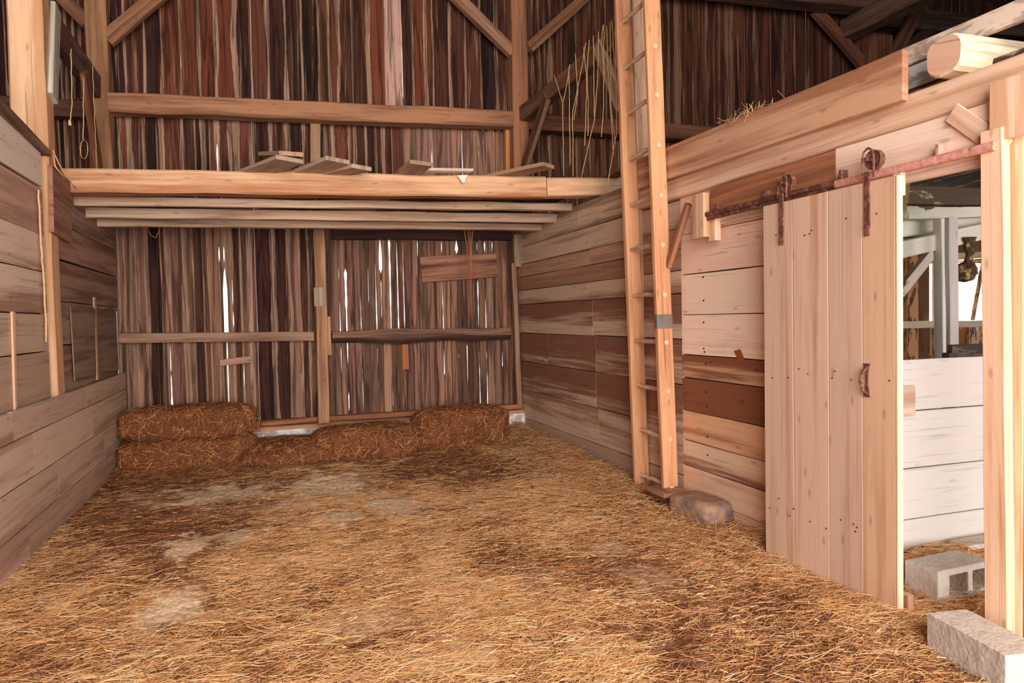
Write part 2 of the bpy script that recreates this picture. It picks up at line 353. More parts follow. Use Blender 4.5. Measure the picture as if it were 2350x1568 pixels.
# ------------------------------------------------------------------ back wall: vertical siding with weathered edges and open slits
def siding(m, strips, z0, z1, yref, zones, slits=(), back=(0, 0), pale=C(168, 134, 112), wobz=1.0, yw=YB):
    """strips: (pixel x, half width of the pale edge in pixels); between two strips stands one board"""
    pts = []
    for (px, hw) in strips:
        a = HY(px, yref, yw).x; b = HY(px+max(hw, .5), yref, yw).x
        pts.append((a, b-a if hw > 0 else 0.0, px))
    nseg = max(8, int((z1-z0)/.06))
    for i in range(len(pts)-1):
        xa, ha, pa = pts[i]; xb, hb, pb = pts[i+1]
        col, paleb = zones(.5*(pa+pb)), pale
        dk, pl = col
        ph = RN.uniform(0, 99); ou, ov = RN.uniform(0, 50), RN.uniform(0, 50)
        al = RN.uniform(.05, .38); tilt = RN.uniform(-.004, .004); dep = RN.uniform(-.004, .004); plj = jit(pl, .18)
        dkj = jit(dk, .28); dk2 = jit(tuple(.5*x for x in dkj), .2) if RN.random() < .6 or dk[0] > .3 else jit(lerp(dkj, RED, .4), .2)
        if dk[0] > .3: dk2 = tuple(.75*x for x in dkj)
        base = len(m.v)
        flare = RN.choice((0, 1, 1))
        for k in range(nseg+1):
            z = z0+(z1-z0)*k/nseg
            w1 = .62*(1+1.3*wobz*noise.noise(Vector((ph, z*1.6, 1)))+.35*wobz*noise.noise(Vector((ph, z*13, 2))))
            w2 = .62*(1+1.3*wobz*noise.noise(Vector((ph+9, z*1.4, 3)))+.35*wobz*noise.noise(Vector((ph, z*12, 4))))
            if flare: w1 += 1.3*max(0, 1-(z-z0)/.16)**2
            ga = gb = .0004
            for (sx, sz0, sz1, sw) in slits:
                if sz0 < z < sz1:
                    kk = (z-sz0)/(sz1-sz0); up_ = math.sin(sx*57) > 0
                    e = (.35+.65*(kk if up_ else 1-kk))*min(1, (z-sz0)/.03+.3, (sz1-z)/.03+.3)
                    e *= .75+.5*noise.noise(Vector((sx*40, z*9, 1)))
                    if sw > .05: e = .8*min(1, (sz1-z)/.25+.15)+.1*noise.noise(Vector((sx*40, z*9, 1)))
                    if abs(sx-xa) < .03: ga = max(ga, e*sw*.5)
                    if abs(sx-xb) < .03: gb = max(gb, e*sw*.5)
            L_, R_ = xa+ga, xb-gb
            i1 = min(xa+max(ha*w1, ga+.001), (xa+xb)/2-.004); i2 = max(xb-max(hb*w2, gb+.001), (xa+xb)/2+.004)
            i1 = max(i1, L_+.0008); i2 = min(i2, R_-.0008)
            for (xx, yy) in ((L_, 0), (i1, 0), (i1+.0015, -.005), (i2-.0015, -.005), (i2, 0), (R_, 0)):
                m.v.append((xx, yw+yy+dep+tilt*z, z))
            m.v.append((R_, yw+.022, z)); m.v.append((L_, yw+.022, z))
        for k in range(nseg):
            za, zb = ou+(z1-z0)*k/nseg, ou+(z1-z0)*(k+1)/nseg
            for j in range(8):
                j2 = (j+1) % 8
                a = base+k*8+j; b = base+k*8+j2; c = base+(k+1)*8+j2; d = base+(k+1)*8+j
                isd = j in (1, 2, 3)
                vx = [m.v[a][0], m.v[b][0], m.v[c][0], m.v[d][0]]
                cc = dkj if isd else plj; c2 = dk2 if isd else tuple(.55*x for x in plj)
                m.quad((a, b, c, d), [(za, ov+vx[0]), (za, ov+vx[1]), (zb, ov+vx[2]), (zb, ov+vx[3])], [(*cc, al)]*4, [(*c2, 1)]*4)
def slit(px, ya, yb, w):
    a = HY(px, (ya+yb)/2, YB); b = HY(px+w, (ya+yb)/2, YB)
    return (a.x, HY(px, yb, YB).z, HY(px, ya, YB).z, b.x-a.x)
mw = MB()
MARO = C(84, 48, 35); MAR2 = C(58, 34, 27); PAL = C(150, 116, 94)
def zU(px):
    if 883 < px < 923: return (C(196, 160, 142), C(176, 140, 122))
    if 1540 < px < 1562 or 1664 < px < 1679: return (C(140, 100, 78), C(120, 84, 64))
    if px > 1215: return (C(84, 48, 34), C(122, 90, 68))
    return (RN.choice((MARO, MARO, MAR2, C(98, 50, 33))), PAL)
# the mow above the upper girt
U = [(-560, 5), (-510, 5), (-460, 5), (-410, 5), (-360, 6), (-310, 5), (-265, 5), (-220, 5), (-170, 4), (-130, 6), (-85, 5), (-45, 4), (-15, 5), (12, 6), (50, 4), (88, 5), (120, 5), (137, 4), (152, 5), (168, 5), (183, 4), (215, 5), (252, 4), (285, 5), (331, 6), (370, 5), (414, 4), (456, 4), (497, 7), (539, 8), (577, 3), (614, 5), (655, 6), (693, 5), (731, 5), (755, 4), (776, 7), (808, 5), (845, 6), (883, 1), (923, 1), (947, 4), (976, 6), (993, 4), (1032, 5), (1067, 3), (1102, 4), (1137, 3), (1160, 3), (1195, 3), (1222, 4), (1238, 5), (1262, 7), (1290, 3), (1322, 3), (1352, 3), (1388, 4), (1420, 3), (1452, 3), (1484, 3), (1508, 3), (1533, 4), (1545, 1), (1560, 2), (1590, 3), (1622, 5), (1652, 4), (1664, 1), (1679, 4), (1707, 2), (1735, 3), (1767, 2), (1797, 3), (1824, 5), (1852, 4), (1880, 2), (1907, 3), (1933, 3), (1963, 2), (1992, 2), (2025, 2), (2060, 3), (2090, 2), (2125, 2), (2160, 2), (2200, 2), (2240, 2), (2280, 2), (2320, 2), (2370, 2), (2420, 2), (2480, 2), (2540, 2), (2600, 2)]
slU = [slit(919, 40, 225, 2), slit(414, 95, 160, 1.5)]
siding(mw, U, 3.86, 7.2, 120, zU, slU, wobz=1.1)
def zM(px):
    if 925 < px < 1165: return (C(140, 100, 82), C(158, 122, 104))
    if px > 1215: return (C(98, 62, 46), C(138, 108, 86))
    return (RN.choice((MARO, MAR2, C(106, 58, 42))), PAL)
Mi = [(x, h) for x, h in U if x < 215] + [(252, 4), (276, 7), (299, 12), (332, 6), (372, 8), (418, 7), (448, 3), (466, 9), (482, 3), (498, 11), (526, 6), (542, 13), (579, 9), (621, 7), (662, 11), (696, 7), (720, 4), (745, 4), (766, 9), (802, 5), (815, 6), (840, 4), (862, 5), (880, 6), (900, 2), (925, 3), (950, 2), (991, 4), (1027, 2), (1061, 2), (1085, 2), (1099, 2), (1118, 2), (1134, 2), (1163, 3)] + [(x, h) for x, h in U if x > 1190]
slM = [slit(502, 338, 400, 5), slit(1061, 292, 400, 3), slit(1099, 292, 400, 3), slit(991, 325, 385, 4), slit(1134, 340, 400, 1.5), slit(900, 300, 400, 1), slit(1027, 320, 400, 1.2)]
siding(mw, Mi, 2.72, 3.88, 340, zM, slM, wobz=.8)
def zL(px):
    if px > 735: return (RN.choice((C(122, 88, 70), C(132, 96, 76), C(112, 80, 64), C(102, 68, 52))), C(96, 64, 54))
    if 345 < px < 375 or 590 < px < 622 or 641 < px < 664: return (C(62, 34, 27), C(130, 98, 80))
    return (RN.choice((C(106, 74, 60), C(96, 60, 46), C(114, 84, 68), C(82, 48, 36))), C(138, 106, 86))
Lo = [(x, h) for x, h in U if x < 215] + [(250, 5), (275, 5), (290, 5), (303, 3), (318, 9), (341, 7), (374, 3), (388, 10), (428, 11), (447, 3), (470, 3), (483, 4), (508, 3), (519, 5), (536, 5), (556, 4), (577, 9), (590, 3), (631, 10), (668, 8), (690, 6), (710, 4), (735, 4), (753, 4), (765, 5), (781, 4), (796, 5), (813, 3), (829, 2), (848, 2), (865, 3), (877, 3), (898, 2), (915, 2), (929, 2), (947, 2), (963, 2), (983, 2), (1000, 4), (1018, 2), (1035, 2), (1052, 2), (1071, 2), (1085, 2), (1099, 2), (1116, 2), (1134, 2), (1152, 3), (1165, 3), (1180, 3)]
Lo += [(x, h) for x, h in U if x > 1195 and x < 1940]
slL = [slit(388, 526, 552, 9), slit(388, 790, 850, 4), slit(388, 858, 942, 7), slit(508, 566, 592, 5), slit(519, 618, 776, 13), slit(519, 786, 940, 4), slit(536, 718, 745, 3), slit(556, 845, 880, 3), slit(536, 640, 700, 2),
    slit(781, 615, 640, 3), slit(796, 622, 762, 9), slit(781, 690, 765, 3), slit(829, 640, 760, 2), slit(829, 800, 945, 1.5), slit(865, 600, 762, 4), slit(877, 545, 622, 10), slit(877, 640, 765, 2.5), slit(898, 550, 765, 7), slit(915, 550, 765, 5), slit(929, 550, 755, 3), slit(963, 556, 592, 3), slit(848, 560, 700, 1.5),
    slit(1013, 552, 582, 4), slit(1018, 648, 760, 3), slit(1035, 655, 700, 2), slit(1052, 552, 580, 17), slit(1071, 640, 720, 2), slit(1099, 560, 580, 3), slit(1099, 640, 760, 4), slit(1116, 552, 578, 6), slit(1116, 640, 760, 3), slit(1134, 555, 590, 3),
    slit(796, 790, 832, 4), slit(781, 800, 860, 2), slit(887, 800, 870, 3), slit(898, 790, 940, 1.5), slit(1018, 795, 860, 3), slit(1035, 800, 940, 1.5), slit(1071, 792, 942, 3), slit(1099, 790, 932, 3), slit(1116, 790, 938, 3.5), slit(1152, 790, 842, 4), slit(865, 800, 940, 1.5), slit(929, 800, 900, 1.2), slit(1052, 800, 830, 2), slit(1134, 800, 880, 1.5), slit(797, 900, 940, 5)]
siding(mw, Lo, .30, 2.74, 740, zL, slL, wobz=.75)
tag(mw.build('wall_back', M_dark), kind='structure')

# window wall of the stable, same end of the barn
mw2 = MB(); win0 = HY(2143, 605, YB); win1 = HY(2250, 740, YB)
WX0, WX1, WZ0, WZ1 = win0.x, win1.x+.02, win1.z+.02, win0.z
def pw(): return jit(RN.choice((C(196, 150, 104), C(150, 98, 58), C(214, 186, 156), C(120, 82, 60))), .15)
x = HY(1933, 740, YB).x
while x < 13.5:
    w = RN.uniform(.2, .3); xe = x+w
    for (za, zb) in (((-.05, 2.72),) if xe < WX0 or x > WX1 else ((-.05, WZ0), (WZ1, 2.72))):
        mw2.board((x+w/2, YB+.01, za), (x+w/2, YB+.01, zb), w-.006, XX, .02, pw(), C(104, 68, 44), a=(.5, .4), seg=1)
    x = xe
tag(mw2.build('wall_back', M_paint), kind='structure')
wi = MB(); tw_ = .05
for (a, b, wd) in (((WX0-.02, YB-.02, WZ0-.03), (WX0-.02, YB-.02, WZ1+.05), XX), ((WX1+.03, YB-.02, WZ0-.03), (WX1+.03, YB-.02, WZ1+.05), XX), ((WX0-.05, YB-.02, WZ1+.03), (WX1+.06, YB-.02, WZ1+.03), UP), ((WX0-.02, YB, (WZ0+WZ1)/2), (WX0+.2, YB, (WZ0+WZ1)/2), UP)):
    wi.board(a, b, tw_, wd, .04, C(222, 196, 160), C(140, 100, 70), a=(.4, .4))
wi.board((WX1+.02, YB+.0, WZ1), (WX1-.22, YB, WZ0), .10, XX, .02, C(190, 150, 120), C(110, 80, 60))
tag(wi.build('window_1', M_paint), kind='structure')

# concrete footing under the back wall
ft = MB(); ft.board((XL-.1, YB-.01, .09), (3.14, YB-.01, .09), .44, UP, .26, C(200, 196, 190), seg=30, wob=.02, cham=.02)
tag(ft.build('wall_foundation', M_found), kind='structure')

# ------------------------------------------------------------------ side walls of horizontal planks
def plankwall(m, X, ya, yb, rows, side, thick=.028, joints=None):
    """rows: (z low, z high, colour, second colour, (share low, share high)[, joint list])"""
    for r in rows:
        zl, zh, c, c2, al = r[:5]
        js = list(r[5]) if len(r) > 5 else []
        ys = [ya]+js+[yb]
        for k in range(len(ys)-1):
            cc = jit(c, .07); a = al if len(ys) == 2 else (al[0]+RN.uniform(-.1, .1), al[1]+RN.uniform(-.1, .1))
            dz = RN.uniform(-.003, .003); dx = RN.uniform(-.0008, .0008)
            m.board((X+side*thick/2+dx, ys[k]+.0006, (zl+zh)/2+dz), (X+side*thick/2+dx, ys[k+1]-.0006, (zl+zh)/2-dz), zh-zl-.007, UP, thick, cc, c2, a=a, seg=max(2, int(abs(ys[k+1]-ys[k])/.3)), wob=.004, cham=.003)
mr = MB()
G1 = C(206, 174, 148); B1 = C(158, 114, 90); D1 = C(138, 92, 72); P1 = C(206, 172, 144)
plankwall(mr, XR, 4.72, 8.5, [
    (2.40, 2.60, G1, C(140, 108, 84), (.45, .35), (6.6,)), (2.18, 2.40, G1, C(136, 104, 82), (.4, .3), (5.6,)), (2.02, 2.18, C(190, 146, 118), B1, (.5, .45), (6.35,)), (1.85, 2.02, C(184, 136, 108), B1, (.55, .55), (5.6,)),
    (1.67, 1.85, G1, B1, (.5, .35), (6.4,)), (1.31, 1.67, G1, D1, (.3, .8), (6.3,)), (.95, 1.31, G1, D1, (.45, .8), (6.25, 7.5)), (.59, .95, G1, D1, (.45, .85), (6.25,)),
    (.23, .59, G1, B1, (.3, .6), (6.2,)), (-.12, .23, C(178, 146, 122), B1, (.45, .3), (6.9,))], 1)
plankwall(mr, XR, 2.80, 4.72, [
    (2.12, 2.42, PNK, TAN, (.25, .3)), (1.81, 2.12, PNK, C(206, 160, 136), (.25, .35)), (1.50, 1.81, CRM, C(210, 176, 150), (.3, .3)), (1.19, 1.50, CRM, C(216, 178, 150), (.3, .2)),
    (1.01, 1.19, C(206, 160, 128), C(134, 80, 54), (.35, .78)), (.75, 1.01, C(196, 146, 112), C(132, 80, 54), (.85, .68)), (.52, .75, C(214, 164, 128), C(176, 122, 88), (.5, .35)), (.32, .52, C(216, 180, 152), C(132, 84, 60), (.62, .25)),
    (.10, .32, C(222, 182, 152), C(180, 128, 96), (.4, .4)), (-.12, .10, C(214, 174, 142), C(160, 112, 84), (.3, .4))], 1)
for (px, py) in [(1614, 636), (1615, 690), (1615, 740), (1615, 800), (1617, 808), (1620, 835), (1621, 872), (1621, 900), (1622, 934), (1624, 1003), (1624, 1045), (1753, 545), (1754, 600), (1755, 660), (1757, 755), (1759, 790), (1761, 845), (1762, 880), (1763, 918), (1764, 935), (1764, 952), (1765, 972), (1766, 1040), (1767, 1085), (1768, 1115)]:
    p = HX(px, py, XR-.002); mr.rod([p+XX*.002, p-XX*.003], .007, C(50, 30, 26), n=6)
for (za, zb) in ((-.1, .8), (.8, 1.7), (1.7, 2.42)): mr.board((XR+.045, 2.82, (za+zb)/2), (XR+.045, 8.48, (za+zb)/2), zb-za, UP, .02, C(96, 70, 56))  # unseen dark backing boards, added to stop light leaking through the plank gaps
sp_ = HX(1697, 815, XR)
mr.board((XR-.0005, sp_.y+.05, sp_.z+.02), (XR-.0005, sp_.y-.05, sp_.z-.02), .045, UP, .003, C(150, 84, 40), C(206, 150, 108), a=(.35, .35), seg=12, wob=.02, widths=lambda k: (.024*math.sin(math.pi*k)+.002, .03*math.sin(math.pi*k)**2+.002))
tag(mr.build('wall_right', M_wood), kind='structure')
ml = MB()
g1 = C(206, 178, 156); b1 = C(156, 118, 98); d1 = C(116, 82, 66)
plankwall(ml, -1.50, 1.0, 5.93, [
    (2.52, 2.85, C(216, 196, 178), g1, (.3, .3), (3.9,)), (2.17, 2.51, C(190, 150, 128), b1, (.5, .45)), (1.90, 2.17, g1, b1, (.55, .2)), (1.60, 1.90, g1, b1, (.75, .2), (4.6,)), (1.33, 1.60, C(190, 160, 136), b1, (.3, .3)), (.98, 1.33, C(178, 148, 124), b1, (.35, .3))], -1)
plankwall(ml, -1.49, 6.05, 8.5, [
    (2.62, 2.74, b1, d1, (.5, .5)), (2.31, 2.61, C(160, 128, 108), d1, (.5, .4)), (2.03, 2.31, C(166, 128, 106), d1, (.45, .5)), (1.70, 2.02, C(154, 120, 100), d1, (.5, .5)), (1.36, 1.70, C(156, 126, 106), d1, (.4, .5)), (.98, 1.36, C(154, 124, 104), d1, (.45, .5))], -1)
plankwall(ml, -1.44, 1.0, 8.5, [
    (.82, 1.00, C(190, 158, 136), b1, (.55, .3), (4.9, 6.7)), (.54, .82, C(196, 164, 142), C(160, 124, 104), (.35, .4), (5.25, 6.9)), (.27, .54, C(190, 156, 134), b1, (.5, .3), (5.8, 7.3)), (.05, .27, C(180, 144, 122), b1, (.5, .4), (5.1, 6.6, 7.7))], -1)
for (za, zb) in ((.08, .9), (.9, 1.8), (1.8, 2.7)): ml.board((-1.56, 1.0, (za+zb)/2), (-1.56, 5.95, (za+zb)/2), zb-za, UP, .02, C(80, 60, 50)); ml.board((-1.56, 6.24, (za+zb)/2), (-1.56, 8.48, (za+zb)/2), zb-za, UP, .02, C(80, 60, 50))  # same added backing, blocks light between the left wall's planks
tag(ml.build('wall_left', M_wood), kind='structure')
# outer walls, roof and the front of the stable: they keep the daylight out as the barn does
mo = MB()
def outer(m, p0, p1, z0, z1, n):
    p0 = Vector(p0); p1 = Vector(p1); d = (p1-p0)
    for i in range(n):
        q = p0+d*((i+.5)/n)
        m.board((q.x, q.y, z0), (q.x, q.y, z1), d.length/n-.002, d, .025, jit(MAR2, .3), PAL, a=(.3, .3), seg=1)
outer(mo, (-5, -3, 0), (-5, 8.5, 0), -.1, 6.6, 40); tag(mo.build('wall_left', M_dark), kind='structure')
mo = MB(); outer(mo, (14, -3, 0), (14, 8.5, 0), -.1, 6.6, 40); tag(mo.build('wall_right', M_dark), kind='structure')
mc = MB()
for (xa, za, xb, zb) in ((-5.2, 5.6, 4.5, 9.4), (4.5, 9.4, 14.2, 5.6)):
    for i in range(30):
        y = -3.2+12*(i+.5)/30
        mc.board((xa, y, za), (xb, y, zb), .41, YY, .03, jit(C(84, 60, 48), .2), DK, seg=1)
tag(mc.build('ceiling', M_dark), kind='structure')
mg = MB()
for i in range(60):      # gable above the siding
    x = -5+19*(i+.5)/60; zt = 9.4-abs(x-4.5)*.392
    if zt > 7.2: mg.board((x, YB+.012, 7.2), (x, YB+.012, zt), .315, XX, .02, jit(MARO, .3), PAL, seg=1)
tag(mg.build('wall_back', M_dark), kind='structure')
mf = MB()
for (xa, xb, za, zb) in ((-5, -2.2, -.1, 6.2), (3.1, 4.6, -.1, 6.2), (9.4, 14, -.1, 6.2), (-2.2, 3.1, 5.2, 9.0), (4.6, 9.4, 2.6, 9.2)):   # front wall round the barn door and the opening added for the stable fill
    n = max(1, int((xb-xa)/.3))
    for i in range(n):
        x = xa+(xb-xa)*(i+.5)/n; mf.board((x, -3, za), (x, -3, min(zb, 9.3-abs(x-4.5)*.392)), (xb-xa)/n-.003, XX, .025, jit(MARO, .2), PAL, seg=1)
tag(mf.build('wall_front', M_dark), kind='structure')

# ------------------------------------------------------------------ frame timbers
def post(label, x, y, w, d, z0, z1, c, c2, group=None, **k):
    return single('timber_post', label, 'post', (x, y, z0), (x, y, z1), XX, w, d, c, c2, group=group, seg=24, wob=.012, cham=.012, **k)
post('tall rough post rising behind the left end of the upper girt', -1.54, 8.26, .2, .2, 2.72, 6.9, C(176, 128, 90), C(130, 88, 62), a=(.4, .5))
post('tall centre-right post on the siding, between two upward braces', 3.055, 8.26, .21, .2, 2.6, 7.2, C(172, 116, 82), C(124, 78, 56), a=(.4, .5))
q = HY(1990, 100, 8.1); q2 = HY(2045, 100, 8.1)
post('short reddish post under the dark roof beams at the upper right', (q.x+q2.x)/2, 8.2, q2.x-q.x, .3, 2.75, 5.62, C(134, 84, 62), C(92, 54, 42))
post('big pale orange post at the left edge behind the plank wall', -1.585, 6.1, .225, .2, -.02, 6.85, C(216, 174, 138), C(190, 140, 100), a=(.4, .6))
pm = MB()
a = HY(1466, 20, 5.34); b = HY(1494, 1060, 5.34); d_ = (a-b)/(a.z-b.z)
pm.board(b-d_*b.z, a+d_*(7.0-a.z), .14, XX, .07, C(196, 160, 130), C(164, 124, 96), seg=24, wob=.008, cham=.01)
tag(pm.build('timber_post', M_beam), 'pale square post standing directly behind the ladder', 'post')

gird = lambda name, label, cat, p0, p1, w, t, c, c2, **k: single(name, label, cat, p0, p1, UP, w, t, c, c2, **dict(dict(seg=30, wob=.014, cham=.012), **k))
a = HY(247, 233, 8.15); b = HY(1178, 270, 8.15)
gird('timber_girt', 'long upper girt across the siding between the two tall posts', 'beam', (a.x, 8.25, 3.795), (2.95, 8.25, 3.96), .2, .2, C(176, 124, 90), C(128, 84, 60), a=(.45, .45))
gird('timber_girt', 'dark upper girt running behind the ladder to the right', 'beam', (3.16, 8.25, 3.95), (8.5, 8.25, 4.0), .2, .18, C(132, 84, 62), C(92, 56, 42))
gird('timber_girt', 'short dark upper girt at the far left of the mow', 'beam', (-4.9, 8.27, 3.68), (-1.64, 8.27, 3.72), .17, .16, C(120, 78, 60), C(84, 52, 42))
a = HY(277, 776, 8.38); b = HY(720, 772, 8.38)
single('girt', 'thin weathered rail nailed across the left bay of the lower siding', 'rail', (XL, 8.39, a.z), (.52, 8.39, b.z), UP, .105, .08, C(156, 122, 100), C(112, 76, 60), seg=12, wob=.008)
a = HY(762, 772, 8.36); b = HY(1170, 768, 8.36)
single('girt', 'rotten half-round rail with dark eaten ends, right bay', 'rail', (a.x, 8.37, a.z-.01), (b.x, 8.37, b.z+.01), UP, .15, .12, C(142, 104, 82), C(64, 40, 34), seg=24, wob=.03, a=(.7, .45), cham=.03)
t = HY(731, 535, 8.3); b = HY(743, 962, 8.3)
st_ = single('timber_post', 'slim leaning post between the two bays under the loft', 'post', (b.x, 8.29, b.z-.04), (t.x, 8.29, 2.62), XX, .125, .12, C(178, 134, 98), C(134, 92, 68), seg=20, wob=.012, cham=.008)
pt = MB(); c_ = HY(734, 680, 8.22); pt.board(HY(733.5, 660, 8.222), HY(735, 703, 8.222), .13, XX, .008, C(176, 158, 142), C(140, 116, 98), seg=6, wob=.008)
tag(pt.build('plaster_patch', M_wood, st_), 'grey weathered patch')
single('board_stub', 'short upright board stub nailed beside the slim leaning post', 'board', HY(756, 815, 8.28), HY(752, 727, 8.28), XX, .055, .04, C(190, 146, 108), C(140, 98, 72), mat=M_wood)
single('nailed_board', 'wide stained board nailed slantwise high on the right bay', 'board', HY(966, 620, 8.41), HY(1140, 607, 8.41), UP, .31, .025, C(160, 112, 88), C(92, 50, 38), mat=M_wood, seg=8, a=(.5, .5), wob=.006)
single('nailed_board', 'small grey cleat nailed under the thin rail, left bay', 'board', HY(505, 833, 8.41), HY(577, 825, 8.41), UP, .075, .03, C(170, 130, 112), C(120, 84, 70), mat=M_wood, seg=6, wob=.01)
single('nailed_board', 'short orange patch board below the rotten rail', 'board', HY(931, 848, 8.43), HY(929, 790, 8.43), XX, .08, .02, C(178, 108, 66), C(140, 80, 50), mat=M_wood)
single('timber_plate', 'dark timber above the slits at the top of the right bay', 'beam', HY(762, 537, 8.38), HY(1172, 540, 8.38), UP, .13, .1, C(72, 46, 38), C(50, 32, 28), seg=20, wob=.012)
single('corner_stud', 'narrow stud in the corner where siding meets right wall', 'stud', (3.03, 8.38, .34), (2.99, 8.38, 2.2), XX, .06, .08, C(160, 122, 96), C(110, 74, 58), seg=12, wob=.006)
single('corner_stud', 'short grey stud high in the corner under the joists', 'stud', (3.04, 8.36, 2.15), (3.04, 8.36, 2.56), XX, .10, .07, C(150, 126, 104), C(104, 80, 66), seg=6, wob=.006)
for (xa, xb, ya, yb, lab, c) in ((712, 735, 270, 380, 'pale stud standing midway under the upper girt', C(180, 138, 104)), (1158, 1175, 294, 392, 'bright orange stud under the girt beside the tall post', C(214, 146, 90)), (247, 260, 250, 392, 'orange-brown stud under the left end of the girt', C(184, 122, 76))):
    single('stud', lab, 'stud', HY((xa+xb)/2, yb, 8.36), HY((xa+xb)/2, ya, 8.36), XX, HY(xb, ya, 8.36).x-HY(xa, ya, 8.36).x, .08, c, tuple(x*.6 for x in c), seg=6, wob=.006)
# wooden sill of two boards on the footing
single('sill_board', 'rough orange-brown top sill board along the foot of the siding', 'sill', (XL, 8.40, .37), (3.06, 8.40, .37), UP, .055, .14, C(168, 108, 76), C(112, 68, 50), seg=30, wob=.012)
single('sill_board', 'lower pale sill board just above the white footing', 'sill', (XL, 8.385, .31), (3.06, 8.385, .305), UP, .05, .16, C(186, 138, 102), C(126, 86, 64), seg=30, wob=.01)

# braces
def brace(label, p0, p1, w, t, c, c2, wd=None):
    return single('diagonal_brace', label, 'brace', p0, p1, wd or UP, w, t, c, c2, seg=10, wob=.008, cham=.008)
bc, bd = C(160, 112, 80), C(112, 72, 52)
brace('straight brace climbing right from the left tall post', HY(244, 92, 8.22), HY(385, -28, 8.22), .15, .1, bc, bd)
brace('straight brace climbing left from the left tall post', HY(200, 55, 8.22), HY(110, -40, 8.22), .13, .1, bc, bd)
brace('slim brace climbing left from the centre-right post', HY(1176, 122, 8.22), HY(1015, -40, 8.22), .14, .1, C(178, 132, 102), bd)
brace('slim brace climbing right from the centre-right post', HY(1213, 112, 8.22), HY(1370, -30, 8.22), .13, .1, bc, bd)
brace('reddish brace slanting down to the short roof post', HY(1870, 22, 8.22), HY(1990, 160, 8.2), .16, .1, C(134, 84, 60), C(94, 56, 42))
brace('brown brace rising right from behind the short roof post', HY(2045, 140, 8.1), HY(2122, -10, 8.0), .19, .1, C(122, 80, 60), C(84, 52, 42), wd=XX)
brace('dark brace in the shade at the far upper right', HY(2085, 110, 8.3), HY(2160, 45, 8.3), .18, .1, C(84, 54, 42), C(60, 38, 30))
# lengthwise mow girts and their short props
gird('mow_girt', 'dark beam running from the left tall post towards the viewer', 'beam', (-1.56, 8.15, 3.94), (-1.56, 6.22, 3.92), .24, .1, C(120, 88, 72), C(84, 58, 48))
gird('mow_girt', 'brown slanting-looking beam draped with twine left of the ladder', 'beam', (3.1, 8.15, 4.02), (3.13, 5.6, 4.04), .17, .14, C(150, 108, 82), C(108, 72, 56))
brace('reddish plank prop leaning from beam to left tall post', HX(193, 165, -1.5), HX(226, 388, -1.5), .17, .05, C(156, 98, 66), C(110, 66, 46), wd=YY)
brace('whitish board brace high beside the big left post', HX(127, 18, -1.46), HX(120, 226, -1.46), .16, .04, C(186, 180, 164), C(150, 138, 122), wd=YY)
brace('short prop board left below the twine-draped beam', HX(1255, 222, 3.05), HX(1203, 388, 3.05), .16, .05, C(142, 102, 80), C(104, 70, 54), wd=YY)
brace('pale short brace between twine-draped beam and ladder post', HX(1372, 105, 3.06), HX(1425, 240, 3.06), .15, .05, C(196, 168, 144), C(160, 128, 104), wd=YY)
# roof beams, upper right
gird('roof_beam', 'heavy grey-brown tie beam along the top above the siding', 'beam', (-5, 8.0, 5.4), (8.9, 8.0, 6.06), .34, .3, C(122, 88, 72), C(82, 56, 46))
gird('roof_beam', 'dark beam coming forward from the short roof post', 'beam', (8.25, 8.2, 5.66), (8.25, 4.8, 5.66), .28, .26, C(128, 98, 80), C(88, 62, 50))
gird('roof_beam', 'grey beam in shade running right from the roof post', 'beam', (8.6, 8.32, 5.95), (13.9, 8.32, 6.3), .3, .2, C(104, 86, 74), C(70, 54, 46))

# ------------------------------------------------------------------ loft
LB0, LB1 = Vector((XL, 6.5, 2.68)), Vector((2.62, 6.34, 2.775))
single('loft_beam', 'heavy orange-tan front beam of the loft with wavy grain', 'beam', LB0+YY*.09, LB1+YY*.09, UP, .195, .2, C(206, 162, 124), C(160, 104, 68), seg=36, wob=.016, cham=.014, a=(.6, .35))
single('loft_beam', 'short cream end piece of the loft front beam by the ladder', 'beam', (2.63, 6.42, 2.775), (3.42, 6.36, 2.80), UP, .18, .19, C(228, 190, 156), C(196, 146, 108), seg=10, wob=.012, cham=.012)
for i, (yl, pl, pr, h_, lab) in enumerate(((6.78, (215, 471), (1330, 483), .075, 'grey loft joist nearest behind the front beam'), (7.18, (225, 500), (1285, 510), .095, 'middle grey loft joist under the loft'), (7.62, (245, 519), (1235, 528), .075, 'farthest thin loft joist before the siding'))):
    a = HY(*pl, yl); b = HY(*pr, yl)
    sl = (b.z-a.z)/(b.x-a.x)
    single('loft_joist', lab, 'joist', (XL-.02, yl+.05, a.z+sl*(XL-a.x)+h_/2), (3.1, yl+.05, a.z+sl*(3.1-a.x)+h_/2), UP, h_, .09, C(206, 176, 150), C(160, 128, 104), seg=30, wob=.01, cham=.006)
x = XL+.04; k = 0
while x < 3.0:
    w = RN.uniform(.2, .3)
    o = single('loft_plank', 'grey plank of the loft floor laid front to back over the joists', 'plank', (x+w/2, 6.6, 2.70+.024*(x+1.5)+RN.uniform(0, .008)), (x+w/2+RN.uniform(-.03, .03), 8.38, 2.69+.024*(x+1.5)), XX, w, .03, jit(C(92, 70, 58), .1), C(64, 46, 38), mat=M_wood, group='planks of the loft floor')  # shade between the joists is put into the dark plank colour
    x += w+RN.uniform(.01, .04)
